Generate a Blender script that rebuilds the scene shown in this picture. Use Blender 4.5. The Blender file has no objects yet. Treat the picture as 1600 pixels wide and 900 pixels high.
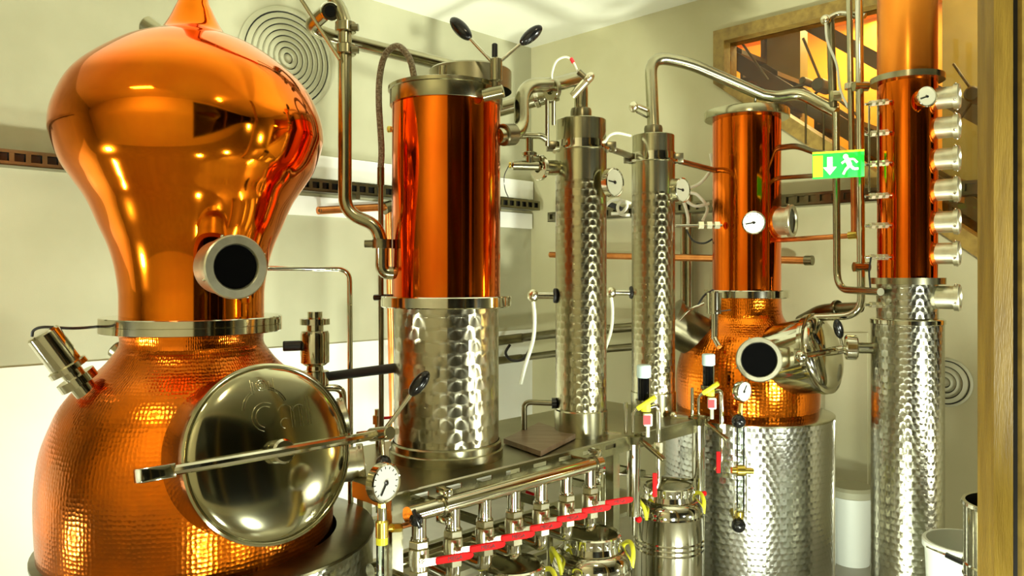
import bpy, bmesh, math, random
from mathutils import Vector, Matrix
random.seed(7)
S = bpy.context.scene
COL = S.collection
PI = math.pi

# ------------------------------------------------------------------ camera
ZC, HOR, F = 1.5, 428.0, 1200.0
cd = bpy.data.cameras.new('camera')
cd.sensor_width = 36.0
cd.lens = 36.0 * F / 1600.0
cd.shift_y = (HOR - 450.0) / 1600.0
cd.clip_start = 0.05
cam = bpy.data.objects.new('camera', cd)
cam.location = (0, 0, ZC)
cam.rotation_euler = (PI / 2, 0, 0)
COL.objects.link(cam)
S.camera = cam

# ------------------------------------------------------------------ world, lights, exposure
w = bpy.data.worlds.new('night'); S.world = w; w.use_nodes = True
w.node_tree.nodes['Background'].inputs[0].default_value = (0.05, 0.045, 0.03, 1)
w.node_tree.nodes['Background'].inputs[1].default_value = 0.5

def area(name, loc, target, size, power, col, sy=None):
    d = bpy.data.lights.new(name, 'AREA'); d.energy = power; d.color = col
    d.shape = 'RECTANGLE'; d.size = size; d.size_y = sy or size
    o = bpy.data.objects.new(name, d); COL.objects.link(o)
    o.location = loc
    o.rotation_euler = (Vector(target) - Vector(loc)).to_track_quat('-Z', 'Y').to_euler()
    return o

A = Vector((0.15, 6.0, 0))                # the room's far corner; RS, RN run along and out of the right wall
RS = Vector((1, -1, 0)).normalized(); RN = Vector((1, 1, 0)).normalized(); UP = Vector((0, 0, 1))
WARM = (1.0, 0.86, 0.52)
COOL = (0.93, 1.0, 0.84)
area('floor_flood_lamp', (0.75, 1.15, 0.30), (0.8, 3.6, 1.5), 0.14, 46, COOL)
area('floor_flood_lamp', (1.05, 2.22, 0.07), (1.05, 3.6, 0.55), 0.40, 45, COOL, 0.12)
area('floor_flood_lamp', (-0.25, 1.05, 0.25), (-0.2, 3.0, 2.0), 0.12, 20, COOL)
area('wall_wash_lamp', (-2.75, 1.55, 0.25), (-3.0, 3.2, 1.9), 0.16, 45, (0.97, 1.0, 0.80))
area('wall_wash_lamp', (3.30, 1.75, 0.45), (1.6, 4.2, 1.5), 0.14, 65, (1.0, 1.0, 0.82))
area('under_bench_lamp', (-0.62, 3.35, 0.22), (-1.6, 4.4, 0.75), 0.16, 90, COOL)
area('ceiling_uplight', (2.5, 1.0, 0.9), (0.1, 4.9, 3.26), 0.12, 110, (0.96, 1.0, 0.82)).data.spread = math.radians(75)
area('ceiling_uplight', (-2.6, 1.3, 0.9), (-0.6, 4.2, 3.26), 0.12, 70, (0.96, 1.0, 0.82)).data.spread = math.radians(75)
area('overhead_light', (-1.6, 0.85, 3.2), (-1.6, -0.35, 1.1), 0.5, 90, WARM)  # added; aimed at the unseen front wall so the copper reflects it brighter
area('overhead_light', (0.55, 0.75, 3.2), (0.6, 2.6, 0.8), 0.14, 16, WARM)
area('overhead_light', (0.75, 0.60, 3.2), (0.8, 2.6, 0.8), 0.10, 10, WARM)
area('stair_lamp', tuple(A + RS * 2.0 + RN * 1.45 + UP * 3.42), tuple(A + RS * 2.1 + RN * 1.6), 0.4, 60, (1.0, 0.74, 0.30))
area('stair_lamp', tuple(A + RS * 3.2 + RN * 0.30 + UP * 3.42), tuple(A + RS * 2.3 + RN * 1.6 + UP * 2.2), 0.4, 75, (1.0, 0.74, 0.30))
area('stair_lamp', tuple(A + RS * 1.0 + RN * 1.2 + UP * 3.42), tuple(A + RS * 1.2 + RN * 1.7 + UP * 2.0), 0.3, 35, (1.0, 0.74, 0.30))
area('stair_lamp', tuple(A + RS * 5.6 + RN * 0.9 + UP * 1.3), tuple(A + RS * 3.0 + RN * 1.6 + UP * 1.6), 0.3, 40, (1.0, 0.74, 0.30))

vs = S.view_settings
vs.view_transform = 'Standard'; vs.look = 'None'; vs.gamma = 1.0; vs.use_curve_mapping = False
vs.exposure = -1.3
S.display_settings.display_device = 'sRGB'
S.cycles.max_bounces = 8
S.cycles.glossy_bounces = 6
S.cycles.transparent_max_bounces = 8
S.cycles.sample_clamp_indirect = 6.0

# ------------------------------------------------------------------ projection helpers (photo pixel at a depth -> point of the room)
def P(px, py, d):
    return Vector(((px - 800) / F * d, d, ZC - (py - HOR) / F * d))
def LW(px, py, off=0.0):                 # on the left wall  y - x = 5.85
    u = (px - 800) / F
    return P(px, py, (5.85 - off * 1.4142) / (1 - u))
def RW(px, py, off=0.0):                 # on the right wall x + y = 6.15
    u = (px - 800) / F
    return P(px, py, (6.15 - off * 1.4142) / (1 + u))
A = Vector((0.15, 6.0, 0))
RS = Vector((1, -1, 0)).normalized(); RN = Vector((1, 1, 0)).normalized()
LS = Vector((-1, -1, 0)).normalized(); LN = Vector((-1, 1, 0)).normalized()
UP = Vector((0, 0, 1))
def rw(s, n, z): return A + RS * s + RN * n + UP * z
def lw(s, n, z): return A + LS * s + LN * n + UP * z
E1 = RN; E2 = LN
def bn(a, b, z): return E1 * a + E2 * b + UP * z     # bench frame

# ------------------------------------------------------------------ materials
def nm(name):
    m = bpy.data.materials.new(name); m.use_nodes = True
    nt = m.node_tree
    return m, nt, nt.nodes['Principled BSDF']
def math_(nt, op, a, b=None, c=None):
    n = nt.nodes.new('ShaderNodeMath'); n.operation = op
    for i, v in enumerate((a, b, c)):
        if v is None: continue
        if isinstance(v, (int, float)): n.inputs[i].default_value = v
        else: nt.links.new(v, n.inputs[i])
    return n.outputs[0]
def plain(name, col, rough=0.5, metal=0.0, **kw):
    m, nt, b = nm(name)
    b.inputs['Base Color'].default_value = (*col, 1); b.inputs['Roughness'].default_value = rough
    b.inputs['Metallic'].default_value = metal
    for k, v in kw.items(): b.inputs[k.replace('_', ' ')].default_value = v
    return m
def noisy(name, c1, c2, scale, rough, metal=0.0, bump=0.0, bscale=None, stretch=(1, 1, 1), detail=4, lo=0.35, hi=0.65):
    m, nt, b = nm(name)
    tc = nt.nodes.new('ShaderNodeTexCoord'); mp = nt.nodes.new('ShaderNodeMapping')
    mp.inputs['Scale'].default_value = stretch
    nt.links.new(tc.outputs['Object'], mp.inputs[0])
    n = nt.nodes.new('ShaderNodeTexNoise'); n.inputs['Scale'].default_value = scale; n.inputs['Detail'].default_value = detail
    nt.links.new(mp.outputs[0], n.inputs[0])
    r = nt.nodes.new('ShaderNodeValToRGB')
    r.color_ramp.elements[0].position = lo; r.color_ramp.elements[1].position = hi
    r.color_ramp.elements[0].color = (*c1, 1); r.color_ramp.elements[1].color = (*c2, 1)
    nt.links.new(n.outputs[0], r.inputs[0]); nt.links.new(r.outputs[0], b.inputs['Base Color'])
    b.inputs['Roughness'].default_value = rough; b.inputs['Metallic'].default_value = metal
    if bump:
        n2 = nt.nodes.new('ShaderNodeTexNoise'); n2.inputs['Scale'].default_value = bscale or scale * 8
        nt.links.new(mp.outputs[0], n2.inputs[0])
        bp = nt.nodes.new('ShaderNodeBump'); bp.inputs['Strength'].default_value = bump; bp.inputs['Distance'].default_value = 0.01
        nt.links.new(n2.outputs[0], bp.inputs['Height']); nt.links.new(bp.outputs[0], b.inputs['Normal'])
    return m
def marbled(name, cell, col=(0.60, 0.60, 0.53), rough=0.2, strength=0.55, radius=0.78):
    """engine-turned stainless: overlapping round spots in staggered rows, each spot a shallow cone"""
    m, nt, b = nm(name)
    uv = nt.nodes.new('ShaderNodeUVMap'); uv.uv_map = 'UVMap'
    sp = nt.nodes.new('ShaderNodeSeparateXYZ'); nt.links.new(uv.outputs[0], sp.inputs[0])
    u = math_(nt, 'DIVIDE', sp.outputs[0], cell); v = math_(nt, 'DIVIDE', sp.outputs[1], cell * 0.86)
    j = math_(nt, 'FLOOR', v); fv = math_(nt, 'FRACT', v)
    def dist(k):
        off = math_(nt, 'MULTIPLY', math_(nt, 'MODULO', math_(nt, 'ADD', j, k), 2.0), 0.5)
        dx = math_(nt, 'SUBTRACT', math_(nt, 'FRACT', math_(nt, 'ADD', u, off)), 0.5)
        dy = math_(nt, 'SUBTRACT', fv, float(k))
        return math_(nt, 'SQRT', math_(nt, 'ADD', math_(nt, 'MULTIPLY', dx, dx), math_(nt, 'MULTIPLY', dy, dy))), dx, dy
    (dA, xA, yA), (dB, xB, yB) = dist(0), dist(1)
    inB = math_(nt, 'LESS_THAN', dB, radius); inA = math_(nt, 'SUBTRACT', 1.0, inB)
    pick = lambda p, q: math_(nt, 'ADD', math_(nt, 'MULTIPLY', inB, p), math_(nt, 'MULTIPLY', inA, q))
    h = pick(math_(nt, 'MULTIPLY', dB, 0.6), math_(nt, 'ADD', math_(nt, 'MULTIPLY', dA, 0.6), 0.28))
    bp = nt.nodes.new('ShaderNodeBump'); bp.inputs['Strength'].default_value = strength
    bp.inputs['Distance'].default_value = cell * 0.16
    nt.links.new(h, bp.inputs['Height']); nt.links.new(bp.outputs[0], b.inputs['Normal'])
    # circular brushing: the anisotropy turns around the centre of each spot
    tg = nt.nodes.new('ShaderNodeTangent'); tg.direction_type = 'UV_MAP'; tg.uv_map = 'UVMap'
    ge = nt.nodes.new('ShaderNodeNewGeometry')
    def vm(op, p, q=None, sc=None):
        n = nt.nodes.new('ShaderNodeVectorMath'); n.operation = op
        nt.links.new(p, n.inputs[0])
        if q is not None: nt.links.new(q, n.inputs[1])
        if sc is not None: nt.links.new(sc, n.inputs['Scale'])
        return n.outputs[0]
    tv = vm('CROSS_PRODUCT', ge.outputs['Normal'], tg.outputs[0])
    t = vm('NORMALIZE', vm('ADD', vm('SCALE', tg.outputs[0], sc=math_(nt, 'MULTIPLY', pick(yB, yA), -1.0)), vm('SCALE', tv, sc=pick(xB, xA))))
    nt.links.new(t, b.inputs['Tangent']); b.inputs['Anisotropic'].default_value = 0.7
    b.inputs['Base Color'].default_value = (*col, 1); b.inputs['Metallic'].default_value = 1; b.inputs['Roughness'].default_value = rough
    return m
def hammered(name, c1, c2, rough, cell):
    m, nt, b = nm(name)
    uv = nt.nodes.new('ShaderNodeUVMap'); uv.uv_map = 'UVMap'
    vo = nt.nodes.new('ShaderNodeTexVoronoi'); vo.inputs['Scale'].default_value = 1 / cell; vo.inputs['Randomness'].default_value = 0.35
    nt.links.new(uv.outputs[0], vo.inputs['Vector'])
    bp = nt.nodes.new('ShaderNodeBump'); bp.inputs['Strength'].default_value = 0.32; bp.inputs['Distance'].default_value = cell * 0.22
    nt.links.new(vo.outputs['Distance'], bp.inputs['Height']); nt.links.new(bp.outputs[0], b.inputs['Normal'])
    tc = nt.nodes.new('ShaderNodeTexCoord')
    n = nt.nodes.new('ShaderNodeTexNoise'); n.inputs['Scale'].default_value = 3.5; n.inputs['Detail'].default_value = 6
    nt.links.new(tc.outputs['Object'], n.inputs[0])
    r = nt.nodes.new('ShaderNodeValToRGB'); r.color_ramp.elements[0].position = 0.34; r.color_ramp.elements[1].position = 0.56
    r.color_ramp.elements[0].color = (*c1, 1); r.color_ramp.elements[1].color = (*c2, 1)
    nt.links.new(n.outputs[0], r.inputs[0]); nt.links.new(r.outputs[0], b.inputs['Base Color'])
    b.inputs['Metallic'].default_value = 1; b.inputs['Roughness'].default_value = rough
    return m
def pane_mat(name, tint, refl):
    m, nt, b = nm(name)
    nt.nodes.remove(b)
    t = nt.nodes.new('ShaderNodeBsdfTransparent'); t.inputs[0].default_value = (*tint, 1)
    g = nt.nodes.new('ShaderNodeBsdfGlossy'); g.inputs['Roughness'].default_value = 0.02
    fr = nt.nodes.new('ShaderNodeFresnel'); fr.inputs['IOR'].default_value = refl
    mx = nt.nodes.new('ShaderNodeMixShader')
    nt.links.new(fr.outputs[0], mx.inputs[0]); nt.links.new(t.outputs[0], mx.inputs[1]); nt.links.new(g.outputs[0], mx.inputs[2])
    nt.links.new(mx.outputs[0], nt.nodes['Material Output'].inputs[0])
    return m
def emit(name, col, s):
    m = plain(name, col, 0.4)
    b = m.node_tree.nodes['Principled BSDF']
    b.inputs['Emission Color'].default_value = (*col, 1); b.inputs['Emission Strength'].default_value = s
    return m

M = dict(
    copper=noisy('copper_polished', (0.94, 0.19, 0.007), (0.98, 0.25, 0.009), 4, 0.07, 1.0),
    copper_dark=noisy('copper_aged', (0.76, 0.12, 0.006), (0.92, 0.20, 0.010), 5, 0.09, 1.0, stretch=(1, 1, 0.35)),
    copper_upper=noisy('copper_dull', (0.74, 0.20, 0.02), (0.86, 0.30, 0.035), 6, 0.26, 1.0, stretch=(1, 1, 0.3)),
    copper_pot=hammered('copper_planished', (0.46, 0.13, 0.02), (0.95, 0.21, 0.009), 0.17, 0.013),
    copper_pot2=hammered('copper_planished_small', (0.48, 0.08, 0.01), (0.90, 0.22, 0.012), 0.15, 0.016),
    copper_pipe=noisy('copper_pipe', (0.62, 0.20, 0.05), (0.80, 0.32, 0.10), 9, 0.32, 1.0),
    steel=noisy('steel_polished', (0.62, 0.60, 0.48), (0.72, 0.70, 0.58), 6, 0.09, 1.0),
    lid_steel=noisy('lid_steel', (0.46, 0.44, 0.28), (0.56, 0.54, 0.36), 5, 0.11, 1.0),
    steel_brushed=noisy('steel_brushed', (0.52, 0.50, 0.36), (0.62, 0.60, 0.44), 30, 0.36, 1.0),
    steel_satin=noisy('steel_satin', (0.36, 0.34, 0.22), (0.46, 0.44, 0.29), 5, 0.2, 1.0),
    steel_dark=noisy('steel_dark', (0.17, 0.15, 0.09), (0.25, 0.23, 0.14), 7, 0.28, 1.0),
    steel_mid=marbled('steel_marbled_broad', 0.050, (0.46, 0.43, 0.31), 0.21, 0.32),
    steel_col=marbled('steel_marbled_column', 0.034, (0.38, 0.35, 0.22), 0.21, 0.38),
    steel_big=marbled('steel_marbled_drum', 0.032, (0.56, 0.56, 0.52), 0.19, 0.5),
    steel_rect=marbled('steel_marbled_tall', 0.031, (0.44, 0.43, 0.34), 0.19, 0.45),
    bench=noisy('bench_steel', (0.30, 0.28, 0.18), (0.42, 0.40, 0.27), 3, 0.3, 1.0),
    black=plain('black_plastic', (0.008, 0.008, 0.008), 0.18),
    blackglass=plain('dark_glass', (0.003, 0.003, 0.003), 0.05, Specular_IOR_Level=0.15),
    rubber=plain('black_rubber', (0.012, 0.012, 0.012), 0.5),
    red=noisy('red_vinyl', (0.70, 0.006, 0.008), (0.80, 0.012, 0.014), 14, 0.6),
    redtext=plain('dark_print', (0.10, 0.01, 0.01), 0.5),
    yellow=noisy('yellow_vinyl', (0.80, 0.78, 0.02), (0.92, 0.92, 0.06), 14, 0.35),
    brass=noisy('brass', (0.75, 0.55, 0.10), (0.85, 0.70, 0.16), 12, 0.25, 1.0),
    nickel=noisy('nickel_brass', (0.68, 0.64, 0.45), (0.78, 0.74, 0.56), 12, 0.24, 1.0),
    white=plain('white_enamel', (0.85, 0.85, 0.80), 0.35),
    dial=plain('dial_white', (0.86, 0.88, 0.84), 0.4),
    dial_grey=plain('dial_grey', (0.24, 0.23, 0.16), 0.4),
    capblue=plain('pale_blue_cap', (0.62, 0.80, 0.84), 0.3),
    hose=noisy('clear_hose', (0.72, 0.74, 0.60), (0.82, 0.84, 0.70), 9, 0.3),
    braid=noisy('braided_hose', (0.16, 0.11, 0.06), (0.34, 0.29, 0.19), 160, 0.4, 0.4, bump=0.6, bscale=220, detail=1),
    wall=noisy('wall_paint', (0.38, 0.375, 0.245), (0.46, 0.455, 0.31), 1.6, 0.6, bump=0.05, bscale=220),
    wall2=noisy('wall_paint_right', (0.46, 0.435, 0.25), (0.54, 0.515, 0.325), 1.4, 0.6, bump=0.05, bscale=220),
    white_band=noisy('white_band_paint', (0.84, 0.86, 0.78), (0.90, 0.91, 0.84), 2.0, 0.35),  # near-white; holds the lit look of the lower left wall
    ceil=noisy('ceiling_paint', (0.78, 0.79, 0.66), (0.84, 0.85, 0.72), 1.2, 0.7),
    floor=noisy('floor_tile', (0.30, 0.28, 0.21), (0.36, 0.34, 0.26), 5, 0.3),
    wood=noisy('golden_wood', (0.20, 0.12, 0.012), (0.30, 0.19, 0.022), 8, 0.5, bump=0.2, bscale=60, stretch=(6, 6, 0.6)),
    wood_dark=noisy('frame_wood', (0.22, 0.14, 0.03), (0.34, 0.23, 0.05), 8, 0.45, stretch=(3, 3, 3)),
    plate=noisy('brown_board', (0.16, 0.10, 0.06), (0.26, 0.18, 0.12), 6, 0.35, stretch=(1, 4, 1)),
    orange=noisy('orange_plaster', (0.85, 0.36, 0.03), (0.92, 0.44, 0.05), 2.2, 0.7),
    stair=noisy('stair_steel', (0.10, 0.065, 0.02), (0.16, 0.10, 0.03), 5, 0.45),
    stairpost=noisy('stair_post', (0.28, 0.22, 0.06), (0.36, 0.29, 0.09), 4, 0.5),
    pane=pane_mat('window_glass', (0.93, 0.95, 0.90), 1.35),
    night=pane_mat('shop_glass', (0.9, 0.92, 0.9), 1.45),
    tubeglass=pane_mat('tube_glass', (0.90, 0.95, 0.92), 1.5),
    green=emit('exit_green', (0.01, 0.75, 0.05), 1.2),
    lime=emit('exit_yellow', (0.75, 0.85, 0.02), 1.0),
    exitwhite=emit('exit_white', (0.85, 1.0, 0.72), 1.8),
    plastic=plain('white_plastic', (0.72, 0.76, 0.68), 0.4),
    label_red=plain('label_red', (0.85, 0.03, 0.04), 0.4),
)

M['red'].node_tree.nodes['Principled BSDF'].inputs['Specular IOR Level'].default_value = 0.15

# ------------------------------------------------------------------ mesh helpers
def frame_at(o, z, xhint=None):
    z = Vector(z).normalized()
    h = Vector(xhint) if xhint else (UP if abs(z.z) < 0.9 else Vector((1, 0, 0)))
    x = h.cross(z)
    if xhint: x = (h - z * h.dot(z))
    x.normalize(); y = z.cross(x)
    m = Matrix((x, y, z)).transposed().to_4x4(); m.translation = Vector(o)
    return m
def fillet(pts, R, n=6):
    pts = [Vector(p) for p in pts]; out = [pts[0]]
    for i in range(1, len(pts) - 1):
        p, a, b = pts[i], pts[i - 1] - pts[i], pts[i + 1] - pts[i]
        r = min(R, a.length * 0.49, b.length * 0.49)
        s, e = p + a.normalized() * r, p + b.normalized() * r
        for k in range(n + 1):
            t = k / n
            out.append(s.lerp(p, t).lerp(p.lerp(e, t), t))
    out.append(pts[-1]); return out
def smooth(pts, n=5):
    pts = [Vector(p) for p in pts]; out = []
    q = [pts[0] * 2 - pts[1]] + pts + [pts[-1] * 2 - pts[-2]]
    for i in range(1, len(q) - 2):
        a, b, c, d = q[i - 1:i + 3]
        for k in range(n):
            t = k / n
            out.append(0.5 * ((2 * b) + (c - a) * t + (2 * a - 5 * b + 4 * c - d) * t * t + (3 * b - a - 3 * c + d) * t ** 3))
    out.append(pts[-1]); return out

class MB:
    def __init__(self): self.bm = bmesh.new(); self.uv = self.bm.loops.layers.uv.new('UVMap')
    def lathe(self, prof, M4=None, seg=40, a0=0, a1=2 * PI):
        if M4 is None: M4 = Matrix.Identity(4)
        elif isinstance(M4, Vector): M4 = Matrix.Translation(M4)
        full = abs(a1 - a0 - 2 * PI) < 1e-6
        rr = max(p[0] for p in prof); vlen = [0]
        for i in range(1, len(prof)): vlen.append(vlen[-1] + math.dist(prof[i], prof[i - 1]))
        rows = []
        for r, z in prof:
            if r < 1e-6: rows.append([self.bm.verts.new(M4 @ Vector((0, 0, z)))])
            else: rows.append([self.bm.verts.new(M4 @ Vector((r * math.cos(a0 + (a1 - a0) * k / seg), r * math.sin(a0 + (a1 - a0) * k / seg), z))) for k in range(seg if full else seg + 1)])
        for i in range(len(rows) - 1):
            for k in range(seg):
                k2 = (k + 1) % seg if full else k + 1
                a = rows[i][k if len(rows[i]) > 1 else 0]; b = rows[i][k2 if len(rows[i]) > 1 else 0]
                c = rows[i + 1][k2 if len(rows[i + 1]) > 1 else 0]; d = rows[i + 1][k if len(rows[i + 1]) > 1 else 0]
                vs_, uvs = [], []
                for v, kk, vv in ((a, k, vlen[i]), (b, k + 1, vlen[i]), (c, k + 1, vlen[i + 1]), (d, k, vlen[i + 1])):
                    if v not in vs_: vs_.append(v); uvs.append(((a1 - a0) * kk / seg * rr, vv))
                if len(vs_) < 3: continue
                try: f = self.bm.faces.new(vs_)
                except ValueError: continue
                for l, t in zip(f.loops, uvs): l[self.uv].uv = t
        return self
    def cyl(self, a, b, r, seg=24, r2=None, cap=True, bev=0.0):
        a, b = Vector(a), Vector(b); L = (b - a).length; r2 = r if r2 is None else r2
        pr = [(r, 0), (r2, L)]
        if bev: pr = [(r - bev, 0), (r, bev), (r2, L - bev), (r2 - bev, L)]
        if cap: pr = [(0, 0)] + pr + [(0, L)]
        return self.lathe(pr, frame_at(a, b - a), seg)
    def ring(self, c, axis, ro, ri, h, seg=40, bev=0.003):
        return self.lathe([(ri, 0), (ro - bev, 0), (ro, bev), (ro, h - bev), (ro - bev, h), (ri, h), (ri, 0)], frame_at(c, axis), seg)
    def tube(self, pts, r, seg=14, cap=True):
        pts = [Vector(p) for p in pts]; pts = [p for i, p in enumerate(pts) if i == 0 or (p - pts[i - 1]).length > 1e-5]
        t0 = (pts[1] - pts[0]).normalized()
        x = (UP if abs(t0.z) < 0.9 else Vector((1, 0, 0))).cross(t0).normalized()
        rings = []; vl = 0; vls = []
        for i, p in enumerate(pts):
            t = (pts[min(i + 1, len(pts) - 1)] - pts[max(i - 1, 0)]).normalized()
            x = (x - t * x.dot(t)).normalized(); y = t.cross(x)
            if i: vl += (p - pts[i - 1]).length
            vls.append(vl)
            rad = r[i] if isinstance(r, (list, tuple)) else r
            rings.append([self.bm.verts.new(p + (x * math.cos(2 * PI * k / seg) + y * math.sin(2 * PI * k / seg)) * rad) for k in range(seg)])
        for i in range(len(rings) - 1):
            for k in range(seg):
                k2 = (k + 1) % seg
                f = self.bm.faces.new((rings[i][k], rings[i][k2], rings[i + 1][k2], rings[i + 1][k]))
                for l, t in zip(f.loops, ((k, vls[i]), (k + 1, vls[i]), (k + 1, vls[i + 1]), (k, vls[i + 1]))): l[self.uv].uv = (t[0] / seg, t[1])
        if cap:
            self.bm.faces.new(rings[0][::-1]); self.bm.faces.new(rings[-1])
        return self
    def box(self, c, size, M4=None, bev=0.0):
        sx, sy, sz = (s / 2 for s in size)
        R = Matrix.Translation(Vector(c)) if M4 is None else M4 @ Matrix.Translation(Vector(c))
        vsx = [self.bm.verts.new(R @ Vector((x * sx, y * sy, z * sz))) for x in (-1, 1) for y in (-1, 1) for z in (-1, 1)]
        fs = [self.bm.faces.new([vsx[i] for i in q]) for q in ((0, 1, 3, 2), (4, 6, 7, 5), (0, 4, 5, 1), (2, 3, 7, 6), (0, 2, 6, 4), (1, 5, 7, 3))]
        if bev:
            es = list({e for f in fs for e in f.edges})
            bmesh.ops.bevel(self.bm, geom=es, offset=bev, segments=2, affect='EDGES', profile=0.5)
        return self
    def prism(self, pts, ext):
        a = [self.bm.verts.new(Vector(p)) for p in pts]; b = [self.bm.verts.new(Vector(p) + ext) for p in pts]
        n = len(a)
        self.bm.faces.new(a); self.bm.faces.new(b[::-1])
        for i in range(n): self.bm.faces.new((a[i], b[i], b[(i + 1) % n], a[(i + 1) % n]))
        return self
    def bar(self, a, b, w_, h_, up=UP, bev=0.0):
        a, b = Vector(a), Vector(b); m = frame_at((a + b) / 2, b - a, up)
        return self.box((0, 0, 0), (h_, w_, (b - a).length), m, bev)
    def ball(self, c, r, axis=UP, stretch=1.0, seg=20):
        return self.lathe([(r * math.sin(PI * k / 12), -r * stretch * math.cos(PI * k / 12)) for k in range(13)], frame_at(c, axis), seg)
    def build(self, name, mat, parent=None, angle=35):
        off = Vector((0, 0, 0)); p = parent
        while p: off += p.location; p = p.parent
        bmesh.ops.recalc_face_normals(self.bm, faces=self.bm.faces)
        me = bpy.data.meshes.new(name); 
        if parent:
            for v in self.bm.verts: v.co -= off
        self.bm.to_mesh(me); self.bm.free()
        me.shade_smooth(); me.set_sharp_from_angle(angle=math.radians(angle))
        me.materials.append(M[mat])
        o = bpy.data.objects.new(name, me); COL.objects.link(o)
        if parent: o.parent = parent
        return o
def thing(name, label, cat, loc, group=None):
    o = bpy.data.objects.new(name, None); COL.objects.link(o); o.empty_display_size = 0.05
    o.location = Vector(loc); o['label'] = label; o['category'] = cat
    if group: o['group'] = group
    return o
def tag(o, label, cat, group=None):
    o['label'] = label; o['category'] = cat
    if group: o['group'] = group
    return o
def struct(o): o['kind'] = 'structure'; return o
def sroot(name, loc=(0, 0, 0)):
    o = bpy.data.objects.new(name, None); COL.objects.link(o); o.location = loc; o['kind'] = 'structure'; return o
def center_mesh(o):                      # give a one-mesh thing an origin at its own base
    vs_ = [v.co for v in o.data.vertices]
    c = Vector(((min(v.x for v in vs_) + max(v.x for v in vs_)) / 2, (min(v.y for v in vs_) + max(v.y for v in vs_)) / 2, min(v.z for v in vs_)))
    for v in o.data.vertices: v.co -= c
    o.location = c; return o
def solo(mb, name, mat, label, cat, group=None): return tag(center_mesh(mb.build(name, mat)), label, cat, group)
def copy_tree(o, parent=None):
    c = o.copy(); COL.objects.link(c)
    if parent: c.parent = parent
    for ch in list(o.children): copy_tree(ch, c)
    return c
def lettering(name, s, size, M4, mat, parent):
    cu = bpy.data.curves.new(name, 'FONT'); cu.body = s; cu.size = size; cu.align_x = 'CENTER'; cu.align_y = 'CENTER'
    cu.extrude = 0.0006; cu.resolution_u = 3; cu.materials.append(M[mat])
    o = bpy.data.objects.new(name, cu); COL.objects.link(o); o.parent = parent
    off = Vector((0, 0, 0)); p = parent
    while p: off += p.location; p = p.parent
    m = M4.copy(); m.translation = m.translation - off
    me = bpy.data.meshes.new_from_object(o); me.transform(m)
    bpy.data.objects.remove(o); bpy.data.curves.remove(cu)
    o = bpy.data.objects.new(name, me); COL.objects.link(o); o.parent = parent
    return o

class Vessel:                            # a round upright vessel whose silhouette was measured on the photo
    def __init__(s, D, pl, pr):
        tl, tr = math.atan((pl - 800) / F), math.atan((pr - 800) / F)
        s.D = D; s.th = (tl + tr) / 2; s.r = D * math.sin((tr - tl) / 2)
        s.c = Vector((D * math.sin(s.th), D * math.cos(s.th), 0)); s.d = s.c.y
        s.tocam = (-s.c).normalized(); s.right = Vector((-s.tocam.y, s.tocam.x, 0))
        if s.right.x < 0: s.right = -s.right
    def sil(s, px, py):
        t = math.atan((px - 800) / F); r = s.D * abs(math.sin(s.th - t))
        dep = math.sqrt(max(s.D ** 2 - r * r, 0.01)) * math.cos(t)
        return (r, ZC - (py - HOR) / F * dep)
    def z(s, py, front=0.0): return ZC - (py - HOR) / F * (s.d - front)
    def dir(s, deg, tilt=0):             # horizontal direction, 0 = to the camera, + = to the right
        a = math.radians(deg); v = s.tocam * math.cos(a) + s.right * math.sin(a)
        t = math.radians(tilt); return v * math.cos(t) + UP * math.sin(t)
    def at(s, deg, r, z): return s.c + s.dir(deg) * r + UP * z

def sight(parent, c, axis, ro, ri, L, mat='steel_brushed', name='sight_glass'):
    """a short flanged port whose outer face is at c, looking along axis"""
    axis = Vector(axis).normalized()
    o = MB().lathe([(ri * 1.02, -L), (ro * 0.86, -L), (ro * 0.86, -0.022), (ro, -0.022), (ro, -0.004), (ro - 0.004, 0), (ri + 0.004, 0), (ri, -0.006), (ri, -0.014)], frame_at(c, axis), 40).build(name, mat, parent)
    MB().lathe([(0, -0.010), (ri, -0.010), (ri, -0.014), (0, -0.014)], frame_at(c, axis), 36).build('glass', 'blackglass', o)
    b = MB()
    x = frame_at(c, axis)
    for k in range(4):
        q = x @ Vector((math.cos(k * PI / 2 + 0.4) * (ro + 0.002), math.sin(k * PI / 2 + 0.4) * (ro + 0.002), -0.013))
        b.ball(q, 0.005, axis, 1.0, 8)
    b.build('clamp_bolts', 'steel', o)
    return o
def dial(parent, c, axis, r, L=0.03, face='dial', needle_deg=170, name='dial_gauge', marks=True):
    axis = Vector(axis).normalized(); m = frame_at(c, axis)
    o = MB().lathe([(0, -0.03), (r * 0.92, -0.03), (r, -0.024), (r, 0), (r - 0.004, 0.003), (r * 0.88, 0), (r * 0.88, -0.004)], m, 32).build(name, 'steel', parent)
    MB().lathe([(0, -0.003), (r * 0.89, -0.003)], m, 32).build('dial_face', face, o)
    a = math.radians(needle_deg); e = Vector((math.cos(a), math.sin(a), 0))
    MB().bar(m @ (e * -r * 0.15), m @ (e * r * 0.68), r * 0.09, 0.002, axis).lathe([(0, 0.003), (r * 0.12, 0.002), (r * 0.12, -0.001)], m, 12).build('needle', 'black', o)
    if marks:
        b = MB()
        for k in range(13):
            a = math.radians(-45 + 270 * k / 12); e = Vector((math.cos(a), math.sin(a), 0))
            b.bar(m @ (e * r * 0.70 + Vector((0, 0, -0.0025))), m @ (e * r * 0.82 + Vector((0, 0, -0.0025))), r * 0.04, 0.001, axis)
        b.build('dial_marks', 'black', o)
    if L: MB().cyl(Vector(c) - axis * 0.03, Vector(c) - axis * (0.03 + L), min(0.011, r * 0.3)).build('stem', 'steel', o)
    return o
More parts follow.
